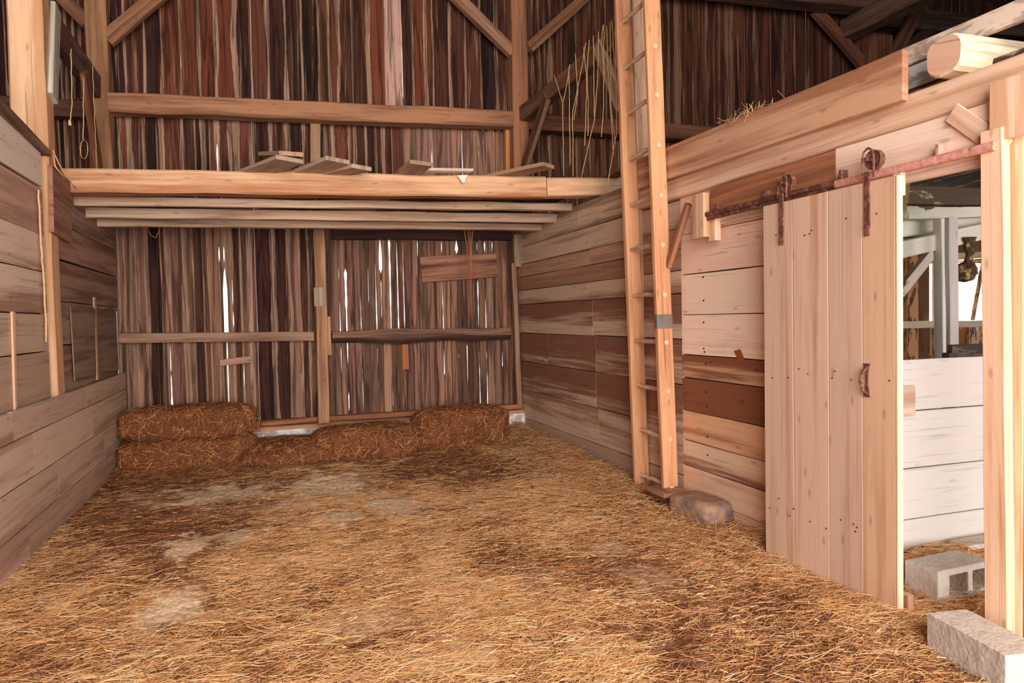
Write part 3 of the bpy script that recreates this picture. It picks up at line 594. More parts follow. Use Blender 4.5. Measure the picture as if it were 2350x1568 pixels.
def lplank(lab, nl, nr, crs, c, yn=5.98, t=.035, ln=1.7, rise=.0):
    a = HY(*nl, yn); b = HY(*nr, yn+.02); cc = HY(*crs, 6.45)
    a.z += .012; b.z += .012; cc.z += .012; d = (cc-a).normalized(); mid = (a+b)/2; w = abs((b-a).dot(XX))*.95
    wdv = XX-d*d.dot(XX)
    e = mid+d*ln
    single('loose_plank', lab, 'plank', mid, e, XX, w, t, c, C(118, 94, 78), mat=M_wood, seg=8, wob=.006, a=(.35, .35))
lplank('loose grey plank jutting over the loft beam, leftmost of the pile', (628, 366), (702, 372), (556, 394), C(164, 140, 120))
lplank('small upper loose plank lying on the leftmost pile of the loft', (637, 350), (700, 362), (600, 352), C(172, 136, 108), yn=6.1, ln=.5)
lplank('broad loose grey plank in the middle of the loft pile', (742, 367), (808, 374), (672, 396), C(170, 144, 124), yn=6.0)
lplank('low loose plank with split end, right side of the loft pile', (800, 384), (860, 391), (735, 400), C(178, 150, 128), yn=6.1)
lplank('lone grey plank stub jutting over the middle of loft beam', (938, 376), (995, 378), (905, 404), C(150, 120, 100), yn=6.1)
lplank('thin brown plank jutting out left of the centre-right post foot', (1238, 381), (1280, 384), (1120, 406), C(152, 120, 96), yn=5.95, ln=1.9)
lplank('dark plank tip jutting out just left of the ladder', (1416, 392), (1440, 394), (1388, 410), C(130, 100, 84), yn=5.9, ln=1.2)
pp = MB(); a = HY(968, 402, 6.38); b = HY(1078, 405, 6.38)
pp.board((a.x, 6.33, 2.872), (b.x, 6.32, 2.885), .14, YY, .02, C(235, 222, 208), seg=14, wob=.015)
pp.board(HY(1062, 402, 6.31), HY(1064, 420, 6.31), .07, XX, .004, C(235, 222, 208), seg=6, widths=lambda k: (.04*(1-k)+.008, .04*(1-k)+.008), wob=.01)
tag(pp.build('torn_paper', M_paper), 'torn strip of white paper hanging over the loft beam edge', 'paper')

# ------------------------------------------------------------------ timbers and boards on top of the right wall
single('wall_plate', 'long pale timber running above the sliding door track', 'beam', (3.12, 1.0, 2.50), (3.12, 5.3, 2.49), UP, .16, .16, C(226, 188, 158), C(198, 150, 118), mat=M_pale, seg=30, wob=.008, cham=.01)
single('wall_plate', 'weathered timber capping the right wall beyond the ladder', 'beam', (3.16, 5.35, 2.60), (3.16, 8.4, 2.60), UP, .14, .14, C(186, 154, 128), C(140, 108, 86), seg=20, wob=.01, cham=.01)
tb = MB(); tb.board((3.0, 2.62, 2.655), (3.0, 5.2, 2.69), .245, UP, .04, C(158, 106, 76), C(204, 156, 122), seg=14, wob=.006, a=(.62, .45))
tag(tb.build('guard_board', M_pale), 'broad orange-brown board set on edge above the wall timber', 'board')
ub = MB(); ub.board((3.27, .8, 2.845), (3.27, 3.6, 2.85), .10, UP, .04, C(214, 192, 172), C(170, 148, 134), seg=14, wob=.006); ub.board((3.27, 2.57, 2.69), (3.27, 3.6, 2.69), .2, UP, .03, C(206, 204, 206), C(160, 150, 146), seg=6, wob=.006)
tag(ub.build('guard_board', M_paint), 'whitish flaking board behind the squared log end', 'board')
lg = MB()
def logring(m, p0, p1, r, c, c2, n=24, seg=12):
    p0 = Vector(p0); p1 = Vector(p1); ax = (p1-p0).normalized(); a_ = UP; b_ = ax.cross(a_).normalized(); base = len(m.v)
    for i in range(seg+2):
        k = max(0, (i-1))/seg; q = p0+(p1-p0)*k
        sc_ = .90 if i == 0 else 1
        for j in range(n):
            t = 2*math.pi*j/n; cx_, sx_ = math.cos(t), math.sin(t)
            sq = (abs(cx_)**3.2+abs(sx_)**3.2)**(-1/3.2)
            rr = r*sq*sc_*(1+.05*noise.noise(Vector((cx_*2, sx_*2, k*3))))
            off = .012 if i == 1 else 0
            m.v.append(q+ax*off+(a_*sx_+b_*cx_*1.05)*rr)
    for i in range(seg+1):
        for j in range(n):
            j2 = (j+1) % n; v0 = base+i*n
            m.quad((v0+j, v0+j2, v0+n+j2, v0+n+j), [(i*.15, j*.03), (i*.15, j*.03+.03), (i*.15+.15, j*.03+.03), (i*.15+.15, j*.03)], [(*c, .4)]*4, [(*c2, 1)]*4)
    for o, rev in ((base, True), (base+(seg+1)*n, False)):
        ix = [o+j for j in range(n)]; ix = ix[::-1] if rev else ix
        m.quad(tuple(ix), [(.02*math.cos(6.283*j/n), .1*math.sin(6.283*j/n)) for j in range(n)], [(*C(202, 160, 134), .35)]*n, [(*C(176, 130, 106), 1)]*n)
logring(lg, (3.05, 2.455, 2.70), (5.2, 2.455, 2.72), .092, C(216, 192, 164), C(180, 148, 120))
tag(lg.build('log_joist', M_beam, smooth=False), 'squared log joist with its sawn end poking over the wall', 'log')
# track boards and header
hb = MB(); hb.board((3.035, 2.12, 2.30), (3.035, 3.08, 2.30), .21, UP, .04, C(238, 206, 184), C(214, 172, 146), seg=8, wob=.004)
tag(hb.build('track_board', M_pale), 'pale pinkish board carrying the red end of the door track', 'board')
hb = MB(); hb.board((3.035, 3.085, 2.295), (3.035, 4.24, 2.295), .21, UP, .04, C(172, 112, 76), C(136, 84, 58), seg=8, wob=.004)
tag(hb.build('track_board', M_pale), 'dark orange-brown board behind the rusty end of the track', 'board')
hb = MB(); hb.board((3.05, 2.12, 2.165), (3.05, 4.2, 2.165), .06, UP, .03, C(232, 204, 184), C(198, 156, 128), seg=8, wob=.003)
tag(hb.build('door_header', M_pale), 'thin pale strip forming the top edge of the doorway', 'trim')
gs = MB(); gs.board((3.005, 2.375, 2.405), (3.005, 2.13, 2.18), .09, UP, .012, C(232, 196, 168), C(204, 160, 132))
tag(gs.build('gusset_board', M_pale), 'small slanting pale board nailed at the top of the jamb', 'board')
hb = MB(); hb.board((2.96, 4.28, 2.05), (2.96, 4.28, 2.36), .14, YY, .05, C(226, 184, 148), C(190, 140, 104)); 
tag(hb.build('track_stop', M_pale), 'pale wooden block at the far end of the door track', 'block')
hb = MB(); hb.board((3.02, 4.20, 2.02), (3.02, 4.20, 2.22), .08, YY, .05, C(232, 194, 160), C(190, 146, 112))
tag(hb.build('track_stop', M_pale), 'small lower cleat under the track stop block', 'block')
single('stay_stick', 'thin slanting brown stay between ladder rail and track stop', 'stick', HX(1534, 612, 2.97), HX(1580, 468, 2.97), YY, .05, .04, C(160, 110, 80), C(110, 72, 52), mat=M_wood)

# ------------------------------------------------------------------ sliding door and its track
tr = MB(); tr.board((2.965, 3.1, 2.185), (2.965, 4.27, 2.185), .045, UP, .012, C(90, 56, 46)); tr.board((2.955, 4.3, 2.205), (2.955, 3.02, 2.205), .03, UP, .02, C(90, 56, 46))
trk = tag(tr.build('door_track', M_iron), 'long flat iron rail above the sliding door, half red half rusty', 'track')
t2 = MB(); t2.board((2.955, 3.02, 2.195), (2.955, 2.14, 2.195), .04, UP, .022, C(200, 120, 100), cham=.006)
tag(t2.build('painted_rail', M_redpipe, trk), 'red painted rail')
for y in (2.42, 3.0, 3.62, 4.1):
    b_ = MB(); b_.board((2.99, y, 2.19), (2.99, y, 2.27), .022, YY, .05, C(90, 50, 40)); b_.build('rail_bracket', M_redpipe if y < 3 else M_iron, trk)
DX = 2.88
dseams = [3.52, 3.27, 3.00, 2.77, 2.572]
dr = MB()
dcol = [(C(208, 172, 148), C(186, 144, 116)), (C(214, 174, 148), C(188, 142, 112)), (C(204, 168, 144), C(184, 144, 118)), (C(210, 168, 136), C(184, 136, 102))]
for i in range(4):
    ya, yb = dseams[i], dseams[i+1]
    dr.board((DX+.015, (ya+yb)/2, .01), (DX+.015, (ya+yb)/2, 2.15), ya-yb-.002, YY, .03, dcol[i][0], dcol[i][1], a=(.45, .35), seg=8, wob=.0015, cham=.003)
for z in (.35, 1.15, 1.95): dr.board((DX+.045, 3.5, z), (DX+.045, 2.65, z), .16, UP, .025, C(220, 180, 146))
dr.board((DX+.017, 2.564, .0), (DX+.017, 2.564, 2.15), .016, YY, .036, C(216, 178, 146), C(226, 186, 154))
RNk = random.Random(4)
door = dr.build('door_1', M_pale); tag(door, 'tall sliding plank door hung half open on the right wall', kind='structure')
nl = MB()
for i in range(26):
    y = RNk.uniform(2.6, 3.48); z = RNk.choice((.35, 1.15, 1.95))+RNk.uniform(-.05, .05)
    nl.rod([(DX+.002, y, z), (DX-.002, y, z)], .0055, C(70, 44, 36), n=6)
nl.build('nail_heads', M_iron, door)
for (px, py) in [(1795, 440), (1992, 388)]:
    y = HX(px, 440, DX).y
    h = MB()
    h.board((DX-.006, y, 1.90 if px < 1900 else 1.88), (DX-.006, y, 2.20), .035, YY, .008, C(90, 56, 46), seg=8, wob=.004)
    # forked strap over the wheel
    for yy in (-.0,):
        pts = [(DX-.012, y+.0, 2.17)]+[(DX-.012+.0, y+.032*math.cos(t), 2.265+.04*math.sin(t)) for t in [math.pi+i*-math.pi/8 for i in range(9)]]
    h.rod([(DX-.0, y+.034, 2.17), (DX-.0, y+.036, 2.27), (DX+.0, y+.026, 2.305), (DX+.0, y, 2.32)], .006, n=6)
    h.rod([(DX-.0, y-.034, 2.17), (DX-.0, y-.036, 2.27), (DX+.0, y-.026, 2.305), (DX+.0, y, 2.32)], .006, n=6)
    h.rod([(DX-.02, y, 2.262), (DX+.075, y, 2.262)], .01, n=8)
    h.rod([(DX-.012, y, 1.93), (DX-.012, y, 1.925)], .012, n=8)
    hg = tag(h.build('door_hanger', M_iron, door), 'rusty hanger strap')
    ORG[hg.name] = Vector((0, 0, 0)); 
    ORG[hg.name] = ORG[door.name].copy()*0
    wh = MB()
    pr = []
    n = 20
    base = 0
    prof = [(.0, .012), (.035, .012), (.050, .02), (.050, .015), (.040, .0), (.050, -.015), (.050, -.02), (.035, -.012), (0, -.012)]
    for (r_, o_) in prof:
        for j in range(n):
            t = 2*math.pi*j/n; wh.v.append((DX+.04+o_*.8, y-.004+r_*math.cos(t), 2.262+r_*math.sin(t)))
    for i in range(len(prof)-1):
        for j in range(n):
            j2 = (j+1) % n
            wh.quad((i*n+j, i*n+j2, (i+1)*n+j2, (i+1)*n+j), [(0, 0)]*4, [(.1, .05, .04, 1)]*4, [(0, 0, 0, 1)]*4)
    w_ = wh.build('roller_wheel', M_iron, hg)
    w_.matrix_parent_inverse = Matrix.Identity(4)
hp = HX(1991, 873, DX); hd = MB()
hd.board((DX-.004, hp.y, hp.z-.085), (DX-.004, hp.y, hp.z+.085), .03, YY, .006, C(90, 70, 60), widths=lambda k: (.008+.014*abs(2*k-1)**2, .008+.014*abs(2*k-1)**2), seg=10)
hd.rod([(DX-.004, hp.y, hp.z+.065), (DX-.03, hp.y+.002, hp.z+.045), (DX-.045, hp.y+.002, hp.z), (DX-.03, hp.y, hp.z-.05), (DX-.004, hp.y, hp.z-.07)], .008, n=8)
tag(hd.build('door_handle', M_iron, door), 'dark iron pull handle')
single('door_guide', 'small wood chunk at the foot of the sliding door', 'block', HZ(2078, 1415, 0)+Vector((.03, .02, 0)), HZ(2078, 1415, 0)+Vector((.03, .02, .1)), YY, .05, .04, C(190, 150, 118), C(140, 104, 80), mat=M_wood)
nb = MB(); a = HX(2064, 450, 2.965); nb.board((2.965, a.y, a.z), (2.965, a.y, a.z+.13), .05, YY, .03, C(240, 210, 186))
tag(nb.build('notched_cleat', M_pale), 'small pale notched cleat at the top corner of the doorway', 'block')

# right jamb and the fixed boards beyond it
jb = MB()
jb.board((2.99, 2.135, -.02), (2.99, 2.163, 2.27), .1, YY, .05, C(228, 188, 156), C(206, 154, 114), seg=12, wob=.004, a=(.45, .4))
tag(jb.build('door_jamb', M_pale), 'tall orange-cream board forming the near side of the doorway', 'board')
jw = MB()
for i, (ya, yb, c) in enumerate(((2.14, 2.06, C(238, 196, 160)), (2.055, 1.92, C(228, 186, 152)), (1.915, 1.7, C(232, 190, 158)), (1.695, 1.45, C(226, 180, 144)), (1.445, 1.2, C(230, 190, 156)), (1.195, .9, C(224, 176, 142)))):
    jw.board((3.035, (ya+yb)/2, -.05), (3.035, (ya+yb)/2, 2.46), ya-yb-.003, YY, .03, c, C(200, 146, 108), seg=8, wob=.002)
tag(jw.build('wall_right', M_pale), kind='structure')
jb = MB(); jb.board((2.99, 2.10, 2.22), (2.99, 2.10, 2.47), .16, YY, .03, C(238, 200, 168), C(210, 160, 124), seg=4, wob=.003)
tag(jb.build('lap_board', M_pale), 'short pale lap board above the jamb at the picture edge', 'board')

# ------------------------------------------------------------------ ladder
lad = empty('ladder', (2.99, 5.0, .05))
tag(lad, 'tall wooden ladder of two plank rails and round stick rungs on the right wall', 'ladder')
def railx(z, near): return (2.968-.0285*(z-.17)) if near else (3.008-.030*(z-.05))
for near, y in ((1, 4.75), (0, 5.25)):
    m = MB(); m.board((railx(.1, near), y, .145 if near else -.02), (railx(5.2, near), y, 5.2), .135, XX, .04, C(206, 150, 108), C(168, 110, 74), seg=30, wob=.004, cham=.004, a=(.45, .45))
    r_ = m.build('rail', M_beam, lad)
    if near:
        t = MB(); z = HY(1520, 738, 4.73).z; t.board((railx(z, 1), y, z-.055), (railx(z, 1), y, z+.055), .141, XX, .046, C(140, 134, 128), C(110, 100, 94), cham=.002)
        tag(t.build('tin_band', M_tin, r_), 'grey tin band')
for py in (56, 161, 263, 368, 472, 575, 680, 784, 886, 990, 1093):
    z = HY(1434, py, 5.24).z; m = MB()
    a = Vector((railx(z, 0)-.015+RN.uniform(-.01, .01), 5.285, z)); b = Vector((railx(z, 1)+.005, 4.722, z+RN.uniform(-.008, .008)))
    pts = [a+(b-a)*k/8+Vector((RN.uniform(-.004, .004), 0, RN.uniform(-.005, .005)+.006*math.sin(3.1*k/8))) for k in range(9)]; pts[-1] = b; pts[-2].z = b.z
    m.rod(pts, .0165, C(222, 188, 158), n=10, c2=C(186, 148, 120), r1=.019)
    m.build('rung', M_beam, lad)

# ------------------------------------------------------------------ stones and blocks
def lump(name, label, cat, loc, size, rz, mat, sq=5, nz=.08, col=C(150, 120, 100), tilt=0., holes=False):
    bm = bmesh.new(); bmesh.ops.create_cube(bm, size=2); bmesh.ops.subdivide_edges(bm, edges=bm.edges[:], cuts=9, use_grid_fill=True)
    for v in bm.verts:
        p = v.co.copy(); k = (abs(p.x)**sq+abs(p.y)**sq+abs(p.z)**sq)**(-1/sq); p = p*k
        p = p*(1+nz*noise.noise(p*1.6+Vector(loc))+nz*.3*noise.noise(p*5+Vector(loc)))
        v.co = Vector((p.x*size[0]/2, p.y*size[1]/2, p.z*size[2]/2+size[2]/2))
    me = bpy.data.meshes.new(name); bm.to_mesh(me); bm.free(); me.materials.append(mat); me.polygons.foreach_set('use_smooth', [True]*len(me.polygons))
    at = me.color_attributes.new('Col', 'FLOAT_COLOR', 'POINT'); at.data.foreach_set('color', np.tile(np.array([*col, 1], dtype=np.float32), len(me.vertices)))
    o = bpy.data.objects.new(name, me); o.location = loc; o.rotation_euler = (tilt, 0, rz); COL.objects.link(o); ORG[o.name] = Vector(loc)
    return tag(o, label, cat)
lump('stone_block', 'squared brown stone lying against the wall just right of the ladder foot', 'stone', (2.93, 4.28, -.05), (.27, .44, .23), .12, M_stone, 7, .05)
fb = MB()
cD = C(122, 78, 58)
fb.board((2.83, 4.86, .04), (2.83, 4.62, .04), .17, UP, .03, cD, DK, seg=6, wob=.006); fb.board((2.93, 4.86, .125), (2.93, 4.58, .125), .24, XX, .03, C(186, 140, 104), cD, seg=6, wob=.004)
fb.board((2.82, 4.60, .03), (2.90, 4.60, .03), .16, UP, .04, cD, DK, seg=4, wob=.004); fb.board((3.03, 4.84, .03), (3.03, 4.60, .03), .16, UP, .03, cD, DK)
tag(fb.build('timber_block', M_beam), 'low dark rotten timber box under the near ladder rail', 'block')
sp = MB(); sp.board(HZ(1428, 1093, .02)+XX*.04, HZ(1472, 1128, .02)+XX*.04, .06, UP, .05, C(190, 146, 112), C(140, 104, 80))
tag(sp.build('wood_scrap', M_wood), 'short pale board scrap at the foot of the wall left of the ladder', 'board')
# concrete blocks
def block_mesh(name, label, boxes, loc, rz, parent=None):
    bm = bmesh.new()
    for (cx_, cyy, cz, sx, sy_, sz) in boxes:
        r = bmesh.ops.create_cube(bm, size=1)
        for v in r['verts']: v.co = Vector((cx_+v.co.x*sx, cyy+v.co.y*sy_, cz+v.co.z*sz))
    me = bpy.data.meshes.new(name); bm.to_mesh(me); bm.free(); me.materials.append(M_conc)
    o = bpy.data.objects.new(name, me); o.location = loc; o.rotation_euler = (0, 0, rz); COL.objects.link(o)
    rm = o.modifiers.new('r', 'REMESH'); rm.mode = 'VOXEL'; rm.voxel_size = .0045
    tx = bpy.data.textures.new('rough', 'CLOUDS'); tx.noise_scale = .012
    dm = o.modifiers.new('d', 'DISPLACE'); dm.texture = tx; dm.strength = .004; dm.mid_level = .5; dm.texture_coords = 'LOCAL'
    tx2 = bpy.data.textures.new('chips', 'CLOUDS'); tx2.noise_scale = .06
    dm2 = o.modifiers.new('d2', 'DISPLACE'); dm2.texture = tx2; dm2.strength = .005; dm2.mid_level = .5; dm2.texture_coords = 'LOCAL'
    sm = o.modifiers.new('s', 'SMOOTH'); sm.iterations = 2
    return tag(o, label, 'block')
L_, H_, W_ = .39, .17, .19
hol = [(L_/2, W_/2, .016, L_, W_, .034), (L_/2, W_/2, H_-.014, L_, W_, .034), (.04, W_/2, H_/2, .085, W_, H_), (.235, W_/2, H_/2, .035, W_, H_), (L_-.018, W_/2, H_/2, .036, W_, H_)]
block_mesh('concrete_block', 'grey hollow concrete block lying in the doorway, two open cores facing out', hol, (3.165, 2.575, .005), .03)
block_mesh('concrete_block', 'solid pale concrete block lying aslant on the straw at bottom right', [(.10, -.20, .085, .20, .40, .19)], (2.70, 2.25, -.01), -.17)
block_mesh('concrete_curb', 'low grey concrete curb under the white stall boards', [(.5, .06, .03, 1.0, .12, .15)], (3.72, 2.84, .05), 0.0)

# ------------------------------------------------------------------ bales
def bale(label, loc, size, rz, nstr, seed, tone=0, sq=6, name='straw_bale', cat='bale', group=None):
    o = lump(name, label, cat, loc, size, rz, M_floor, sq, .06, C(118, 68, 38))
    if group: o['group'] = group
    rr = random.Random(seed); P = []; D = []; L_ = []; W_ = []; Cc = []; Up = []
    me = o.data; polys = me.polygons
    R3 = Matrix.Rotation(rz, 3, 'Z')
    for i in range(nstr):
        pl = polys[rr.randrange(len(polys))]
        n = pl.normal
        vs = [me.vertices[k].co for k in pl.vertices]; u, v = rr.random(), rr.random()
        p = (vs[0]*(1-u)+vs[1]*u)*(1-v)+(vs[3]*(1-u)+vs[2]*u)*v
        if n.z < -.3: continue
        p = p+n*rr.uniform(0, .022)
        rnd = Vector((rr.gauss(0, 1), rr.gauss(0, .5), rr.gauss(0, .9)))
        t = rnd-n*rnd.dot(n); t = t.normalized()+n*rr.gauss(0, .16)
        pw_ = R3@p+Vector(loc); P.append(tuple(pw_)); D.append(tuple(R3@t)); Up.append(tuple(R3@(n+Vector((.01, .02, .03)))))
        bright = rr.random()
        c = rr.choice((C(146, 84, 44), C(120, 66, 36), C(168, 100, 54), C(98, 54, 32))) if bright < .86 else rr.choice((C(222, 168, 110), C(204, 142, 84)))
        Cc.append(c); L_.append(rr.uniform(.03, .14)); W_.append(rr.uniform(.002, .0045))
    s = ribbons('stalks', P, D, L_, W_, Cc, up=Up, parent=o)
    # children are built in world space; undo the bale's own turn
    s.matrix_parent_inverse = (Matrix.Translation(Vector(loc)) @ Matrix.Rotation(rz, 4, 'Z')).inverted()
    s['kind'] = 'stuff'
    return o
bale('straw bale lying on the lower left one against the siding', (-.77, 8.00, .30), (1.28, .52, .34), .0, 9000, 1, sq=4.5)
bale('sagging lower straw bale in the far left corner, under another bale', (-.77, 7.92, -.04), (1.26, .56, .37), .02, 8000, 2)
bale('straw bale with white footing showing at both its top corners, middle of the row', (1.00, 7.72, -.03), (1.14, .56, .39), -.06, 9000, 3, sq=3.6)
bale('straw bale at the right end of the row by the corner', (2.10, 7.86, -.02), (1.12, .54, .49), .07, 9000, 4, sq=4)
bale('low heap of burst straw between the left bales and the middle bale', (.18, 7.86, -.08), (1.1, .8, .34), 0, 7000, 5, sq=2.3, name='straw_heap', cat='straw')
P = []; D = []; Ls = []; Wd = []; Cl = []
for i in range(16000):   # burst straw spilled round the feet of the bales
    x = R.uniform(-1.42, 2.95); y = 7.72-abs(R.gauss(0, .16))+(.12 if x > .3 else .0)+(.12 if x > 1.5 else 0)
    strand(x, y, fz(x, y)+R.uniform(.0, .07)*max(0, 1-abs(7.6-y)/.4), R.uniform(.03, .12), .0035, R.choice(S_D+[lin((210, 150, 96))]), .5)
tag(ribbons('spilled_straw', P, D, Ls, Wd, Cl), 'brown spilled straw along the feet of the bales', 'straw', kind='stuff')
P = []; D = []; Ls = []; Wd = []; Cl = []
for i in range(70):
    c_ = HX(1715, 262, 3.0); y = c_.y+R.gauss(0, .12); P.append((2.99+R.uniform(-.02, .05), y, 2.79+abs(R.gauss(0, .015)))); D.append((R.gauss(0, .4), R.gauss(0, 1), R.gauss(0, .45))); Ls.append(R.uniform(.05, .16)); Wd.append(.003); Cl.append(C(226, 180, 128))
tag(ribbons('straw_tuft', P, D, Ls, Wd, Cl), 'small tuft of straw lying on top of the guard board', 'straw', kind='stuff')

# ------------------------------------------------------------------ twine
def twine(label, pts, r=.0045, mat=None, group=None, knot=None):
    m = MB(); q = []
    for i in range(len(pts)-1):
        a, b = pts[i], pts[i+1]; n = max(3, int((b-a).length/.05))
        for k in range(n):
            w = Vector((RN.uniform(-1, 1), RN.uniform(-1, 1), 0))*.0025
            q.append(a+(b-a)*k/n+w)
    q.append(pts[-1]); m.rod(q, r, n=5)
    if knot is not None: m.rod([pts[-1]+UP*.03, pts[-1]+UP*.01, pts[-1]-UP*.015], r*2.2, n=6, r1=r*3)
    return tag(m.build('baling_twine', mat or M_twine, smooth=True), label, 'twine', group)
G_ = 'baling twine hanging from the beam left of the ladder'
LT = 'strand of tan baling twine hanging from the beam left of the ladder'
X0 = 2.98
for pts in ([(1272, 172), (1291, 236), (1294, 404)], [(1308, 148), (1300, 200), (1291, 238)], [(1320, 122), (1326, 212), (1317, 275)], [(1306, 152), (1308, 380)], [(1339, 108), (1347, 190), (1342, 335)], [(1352, 92), (1347, 170), (1350, 240), (1349, 312)], [(1362, 82), (1364, 268)],
            [(1374, 72), (1372, 180), (1364, 275), (1334, 408)], [(1386, 56), (1385, 256), (1380, 315)], [(1383, 57), (1380, 100), (1387, 172)], [(1392, 60), (1396, 170), (1408, 355)], [(1411, 35), (1413, 155)], [(1404, 45), (1415, 220), (1415, 306), (1393, 430)], [(1344, 98), (1336, 150), (1314, 260), (1315, 405)], [(1400, 50), (1402, 250), (1412, 330)]):
    twine(LT, [HX(x, y, X0) for x, y in pts], group=G_, r=.0046)
twine('short twine dangling with a frayed end left of the tall left post', [HX(163, 112, -1.44), HX(165, 236, -1.44), HX(160, 284, -1.44)], knot=1)
lp = [HX(192, 176, -1.44), HX(191, 322, -1.44)]+[HX(193+9*math.sin(t), 343-22*math.cos(t), -1.44) for t in [k*.6 for k in range(11)]]
twine('twine ending in an open loop in front of the leaning plank prop', lp)
twine('long thin twine hanging before the reddish plank prop down to the loft beam', [HX(212, 150, -1.4), HX(222, 388, -1.4)], r=.003)
twine('slack twine drooping from the big left post onto the loft beam end', [HX(121, 345, -1.40), HX(135, 375, -1.38), HX(154, 405, -1.36), HX(173, 432, -1.35)])
twine('second slack twine with short end beside the big left post', [HX(122, 352, -1.40), HX(126, 380, -1.38), HX(150, 412, -1.36)])
twine('long pale twine hanging down the left plank wall before the post', [HX(88, 436, -1.47), HX(97, 600, -1.47), HX(104, 700, -1.47), HX(106, 785, -1.47)], r=.007)
G2 = 'brown twine hanging over the nailed board'
for (xa, xb, xc, yb) in ((1064, 1072, 1074, 610), (1079, 1080, 1083, 735), (1086, 1081, 1085, 640), (1072, 1078, 1082, 700)):
    twine('frayed brown twine hanging from the farthest joist over the nailed board', [HY(xa, 518, 7.9), HY(xb, 570, 7.9), HY(xc, yb, 7.9)], r=.007, mat=M_twine2, group=G2)
twine('small droopy loop of twine under the loft joists at left', [HY(338, 522, 7.85), HY(345, 540, 7.85), HY(358, 546, 7.85), HY(365, 530, 7.85), HY(368, 520, 7.85)], mat=M_twine2)

# ------------------------------------------------------------------ strips and patches on the left wall
def strip(label, p0, p1, w, c, t=.015, name='batten'):
    single(name, label, 'batten', p0, p1, YY, w, t, c, tuple(x*.7 for x in c), mat=M_wood, seg=8, wob=.006, a=(.2, .2))
strip('pale vertical batten on the left wall nearest the viewer', HX(35, 948, -1.49), HX(29, 716, -1.49), .05, C(206, 164, 130))
strip('thin tan batten beside the dark hatch on the left wall', HX(224, 872, -1.475), HX(216, 682, -1.475), .07, C(172, 128, 96))
strip('narrow pale batten on the left wall near the back corner', HX(273, 858, -1.475), HX(268, 715, -1.475), .06, C(168, 150, 134))
hc = MB(); a = HX(163, 780, -1.482); b = HX(268, 785, -1.482)
hc.board((-1.478, a.y, 1.36), (-1.478, b.y, 1.37), .60, UP, .008, C(136, 112, 94), C(100, 78, 64), seg=30, wob=.035, a=(.45, .45), cham=.001)
tag(hc.build('dark_panel', M_wood), 'dark grey weathered panel patched onto the far left wall', 'panel')
lk = MB(); lk.board((-1.46, 5.98, 2.45), (-1.46, 6.48, 2.42), .5, UP, .03, C(150, 108, 84), C(110, 76, 60), seg=6, wob=.008)
tag(lk.build('end_board', M_wood), 'brown upright board end under the left end of loft beam', 'board')
lk = MB(); lk.board((-1.49, 4.4, 2.88), (-1.52, 6.02, 2.78), .05, UP, .12, C(140, 110, 92), C(90, 66, 54), seg=8, wob=.012)
tag(lk.build('capping_strip', M_wood), 'broken dark strip capping the near end of the left wall', 'board')

# ------------------------------------------------------------------ the stable through the doorway
W1 = C(206, 198, 192); W2 = C(196, 186, 178)
ptn = MB(); YP = 3.0
eds = [HY(2068, y, YP).z for y in (825, 945, 1078, 1195, 1265)]
for k in range(4):
    zt, zb = eds[k], eds[k+1]
    ptn.board((3.16, YP+.012, (zt+zb)/2), (4.9, YP+.012, (zt+zb)/2-.01), zt-zb-.006, UP, .025, jit(W1, .03), C(168, 148, 132), a=(.24, .1), seg=6, wob=.003)
tag(ptn.build('stall_partition', M_paint), 'half-height stall wall of whitewashed boards beyond the doorway', 'partition')
sb = MB(); a = HY(2081, 921, 2.97); sb.board((a.x-.05, 2.985, a.z), (a.x+.065, 2.985, a.z), .17, UP, .03, C(214, 186, 170), C(180, 140, 120)); 
tag(sb.build('cleat_board', M_pale), 'small pinkish cleat on the stall wall beside the door edge', 'board')
rb = MB(); a = HY(2195, 812, 3.5); b = HY(2300, 800, 3.3)
rb.board((a.x, 3.55, a.z), (a.x+1.0, 3.5, a.z-.0), .12, UP, .04, C(110, 96, 86), C(70, 58, 50)); rb.board((a.x, 3.55, .3), (a.x, 3.55, 1.2), .08, XX, .06, C(120, 104, 92))
tag(rb.build('stall_rail', M_paint), 'dark rail of a second stall showing over the white boards', 'rail')
def stb(name, label, cat, p0, p1, w, t, c, c2, wd=None, a=(.3, .3)):
    m = MB(); m.board(p0, p1, w, wd or UP, t, c, c2, seg=14, wob=.008, cham=.006, a=a); return tag(m.build(name, M_paint), label, cat)
WB, WG = C(226, 220, 204), C(110, 90, 72)
a0, a1 = HY(2174, 498, 4.6), HY(2190, 830, 4.6); w_ = HY(2193, 500, 4.6).x-HY(2168, 500, 4.6).x
stb('timber_post', 'grey-white square post in front inside the stable', 'post', ((a0.x+a1.x)/2+.06, 4.62, -.02), ((a0.x+a1.x)/2+.03, 4.62, a0.z), w_*.8, .05, C(196, 186, 180), C(160, 146, 140), wd=XX)
a0 = HY(2165, 552, 5.0); w_ = .13
stb('timber_post', 'white flaking post just left of the grey stable post', 'post', (a0.x+.06, 5.02, -.02), (a0.x, 5.02, 2.45), w_, .1, WB, WG, wd=XX)
a0, a1 = HY(2062, 675, 6.0), HY(2152, 562, 6.0)
stb('diagonal_brace', 'white peeling diagonal brace inside the stable', 'brace', a0, a1, .11, .08, C(232, 216, 196), C(130, 84, 56), a=(.4, .4))
a0, a1 = HY(2000, 588, 5.1), HY(2300, 522, 5.1)
stb('stable_beam', 'sagging whitewashed beam slanting across the stable ceiling', 'beam', a0, a1, .16, .12, WB, WG)
a0, a1 = HY(2000, 540, 5.3), HY(2300, 505, 5.3)
stb('stable_beam', 'whitewashed ceiling beam just above the slanting one', 'beam', a0+UP*.04, a1+UP*.06, .2, .14, WB, WG)
a0, a1 = HY(2000, 492, 5.0), HY(2300, 482, 5.0)
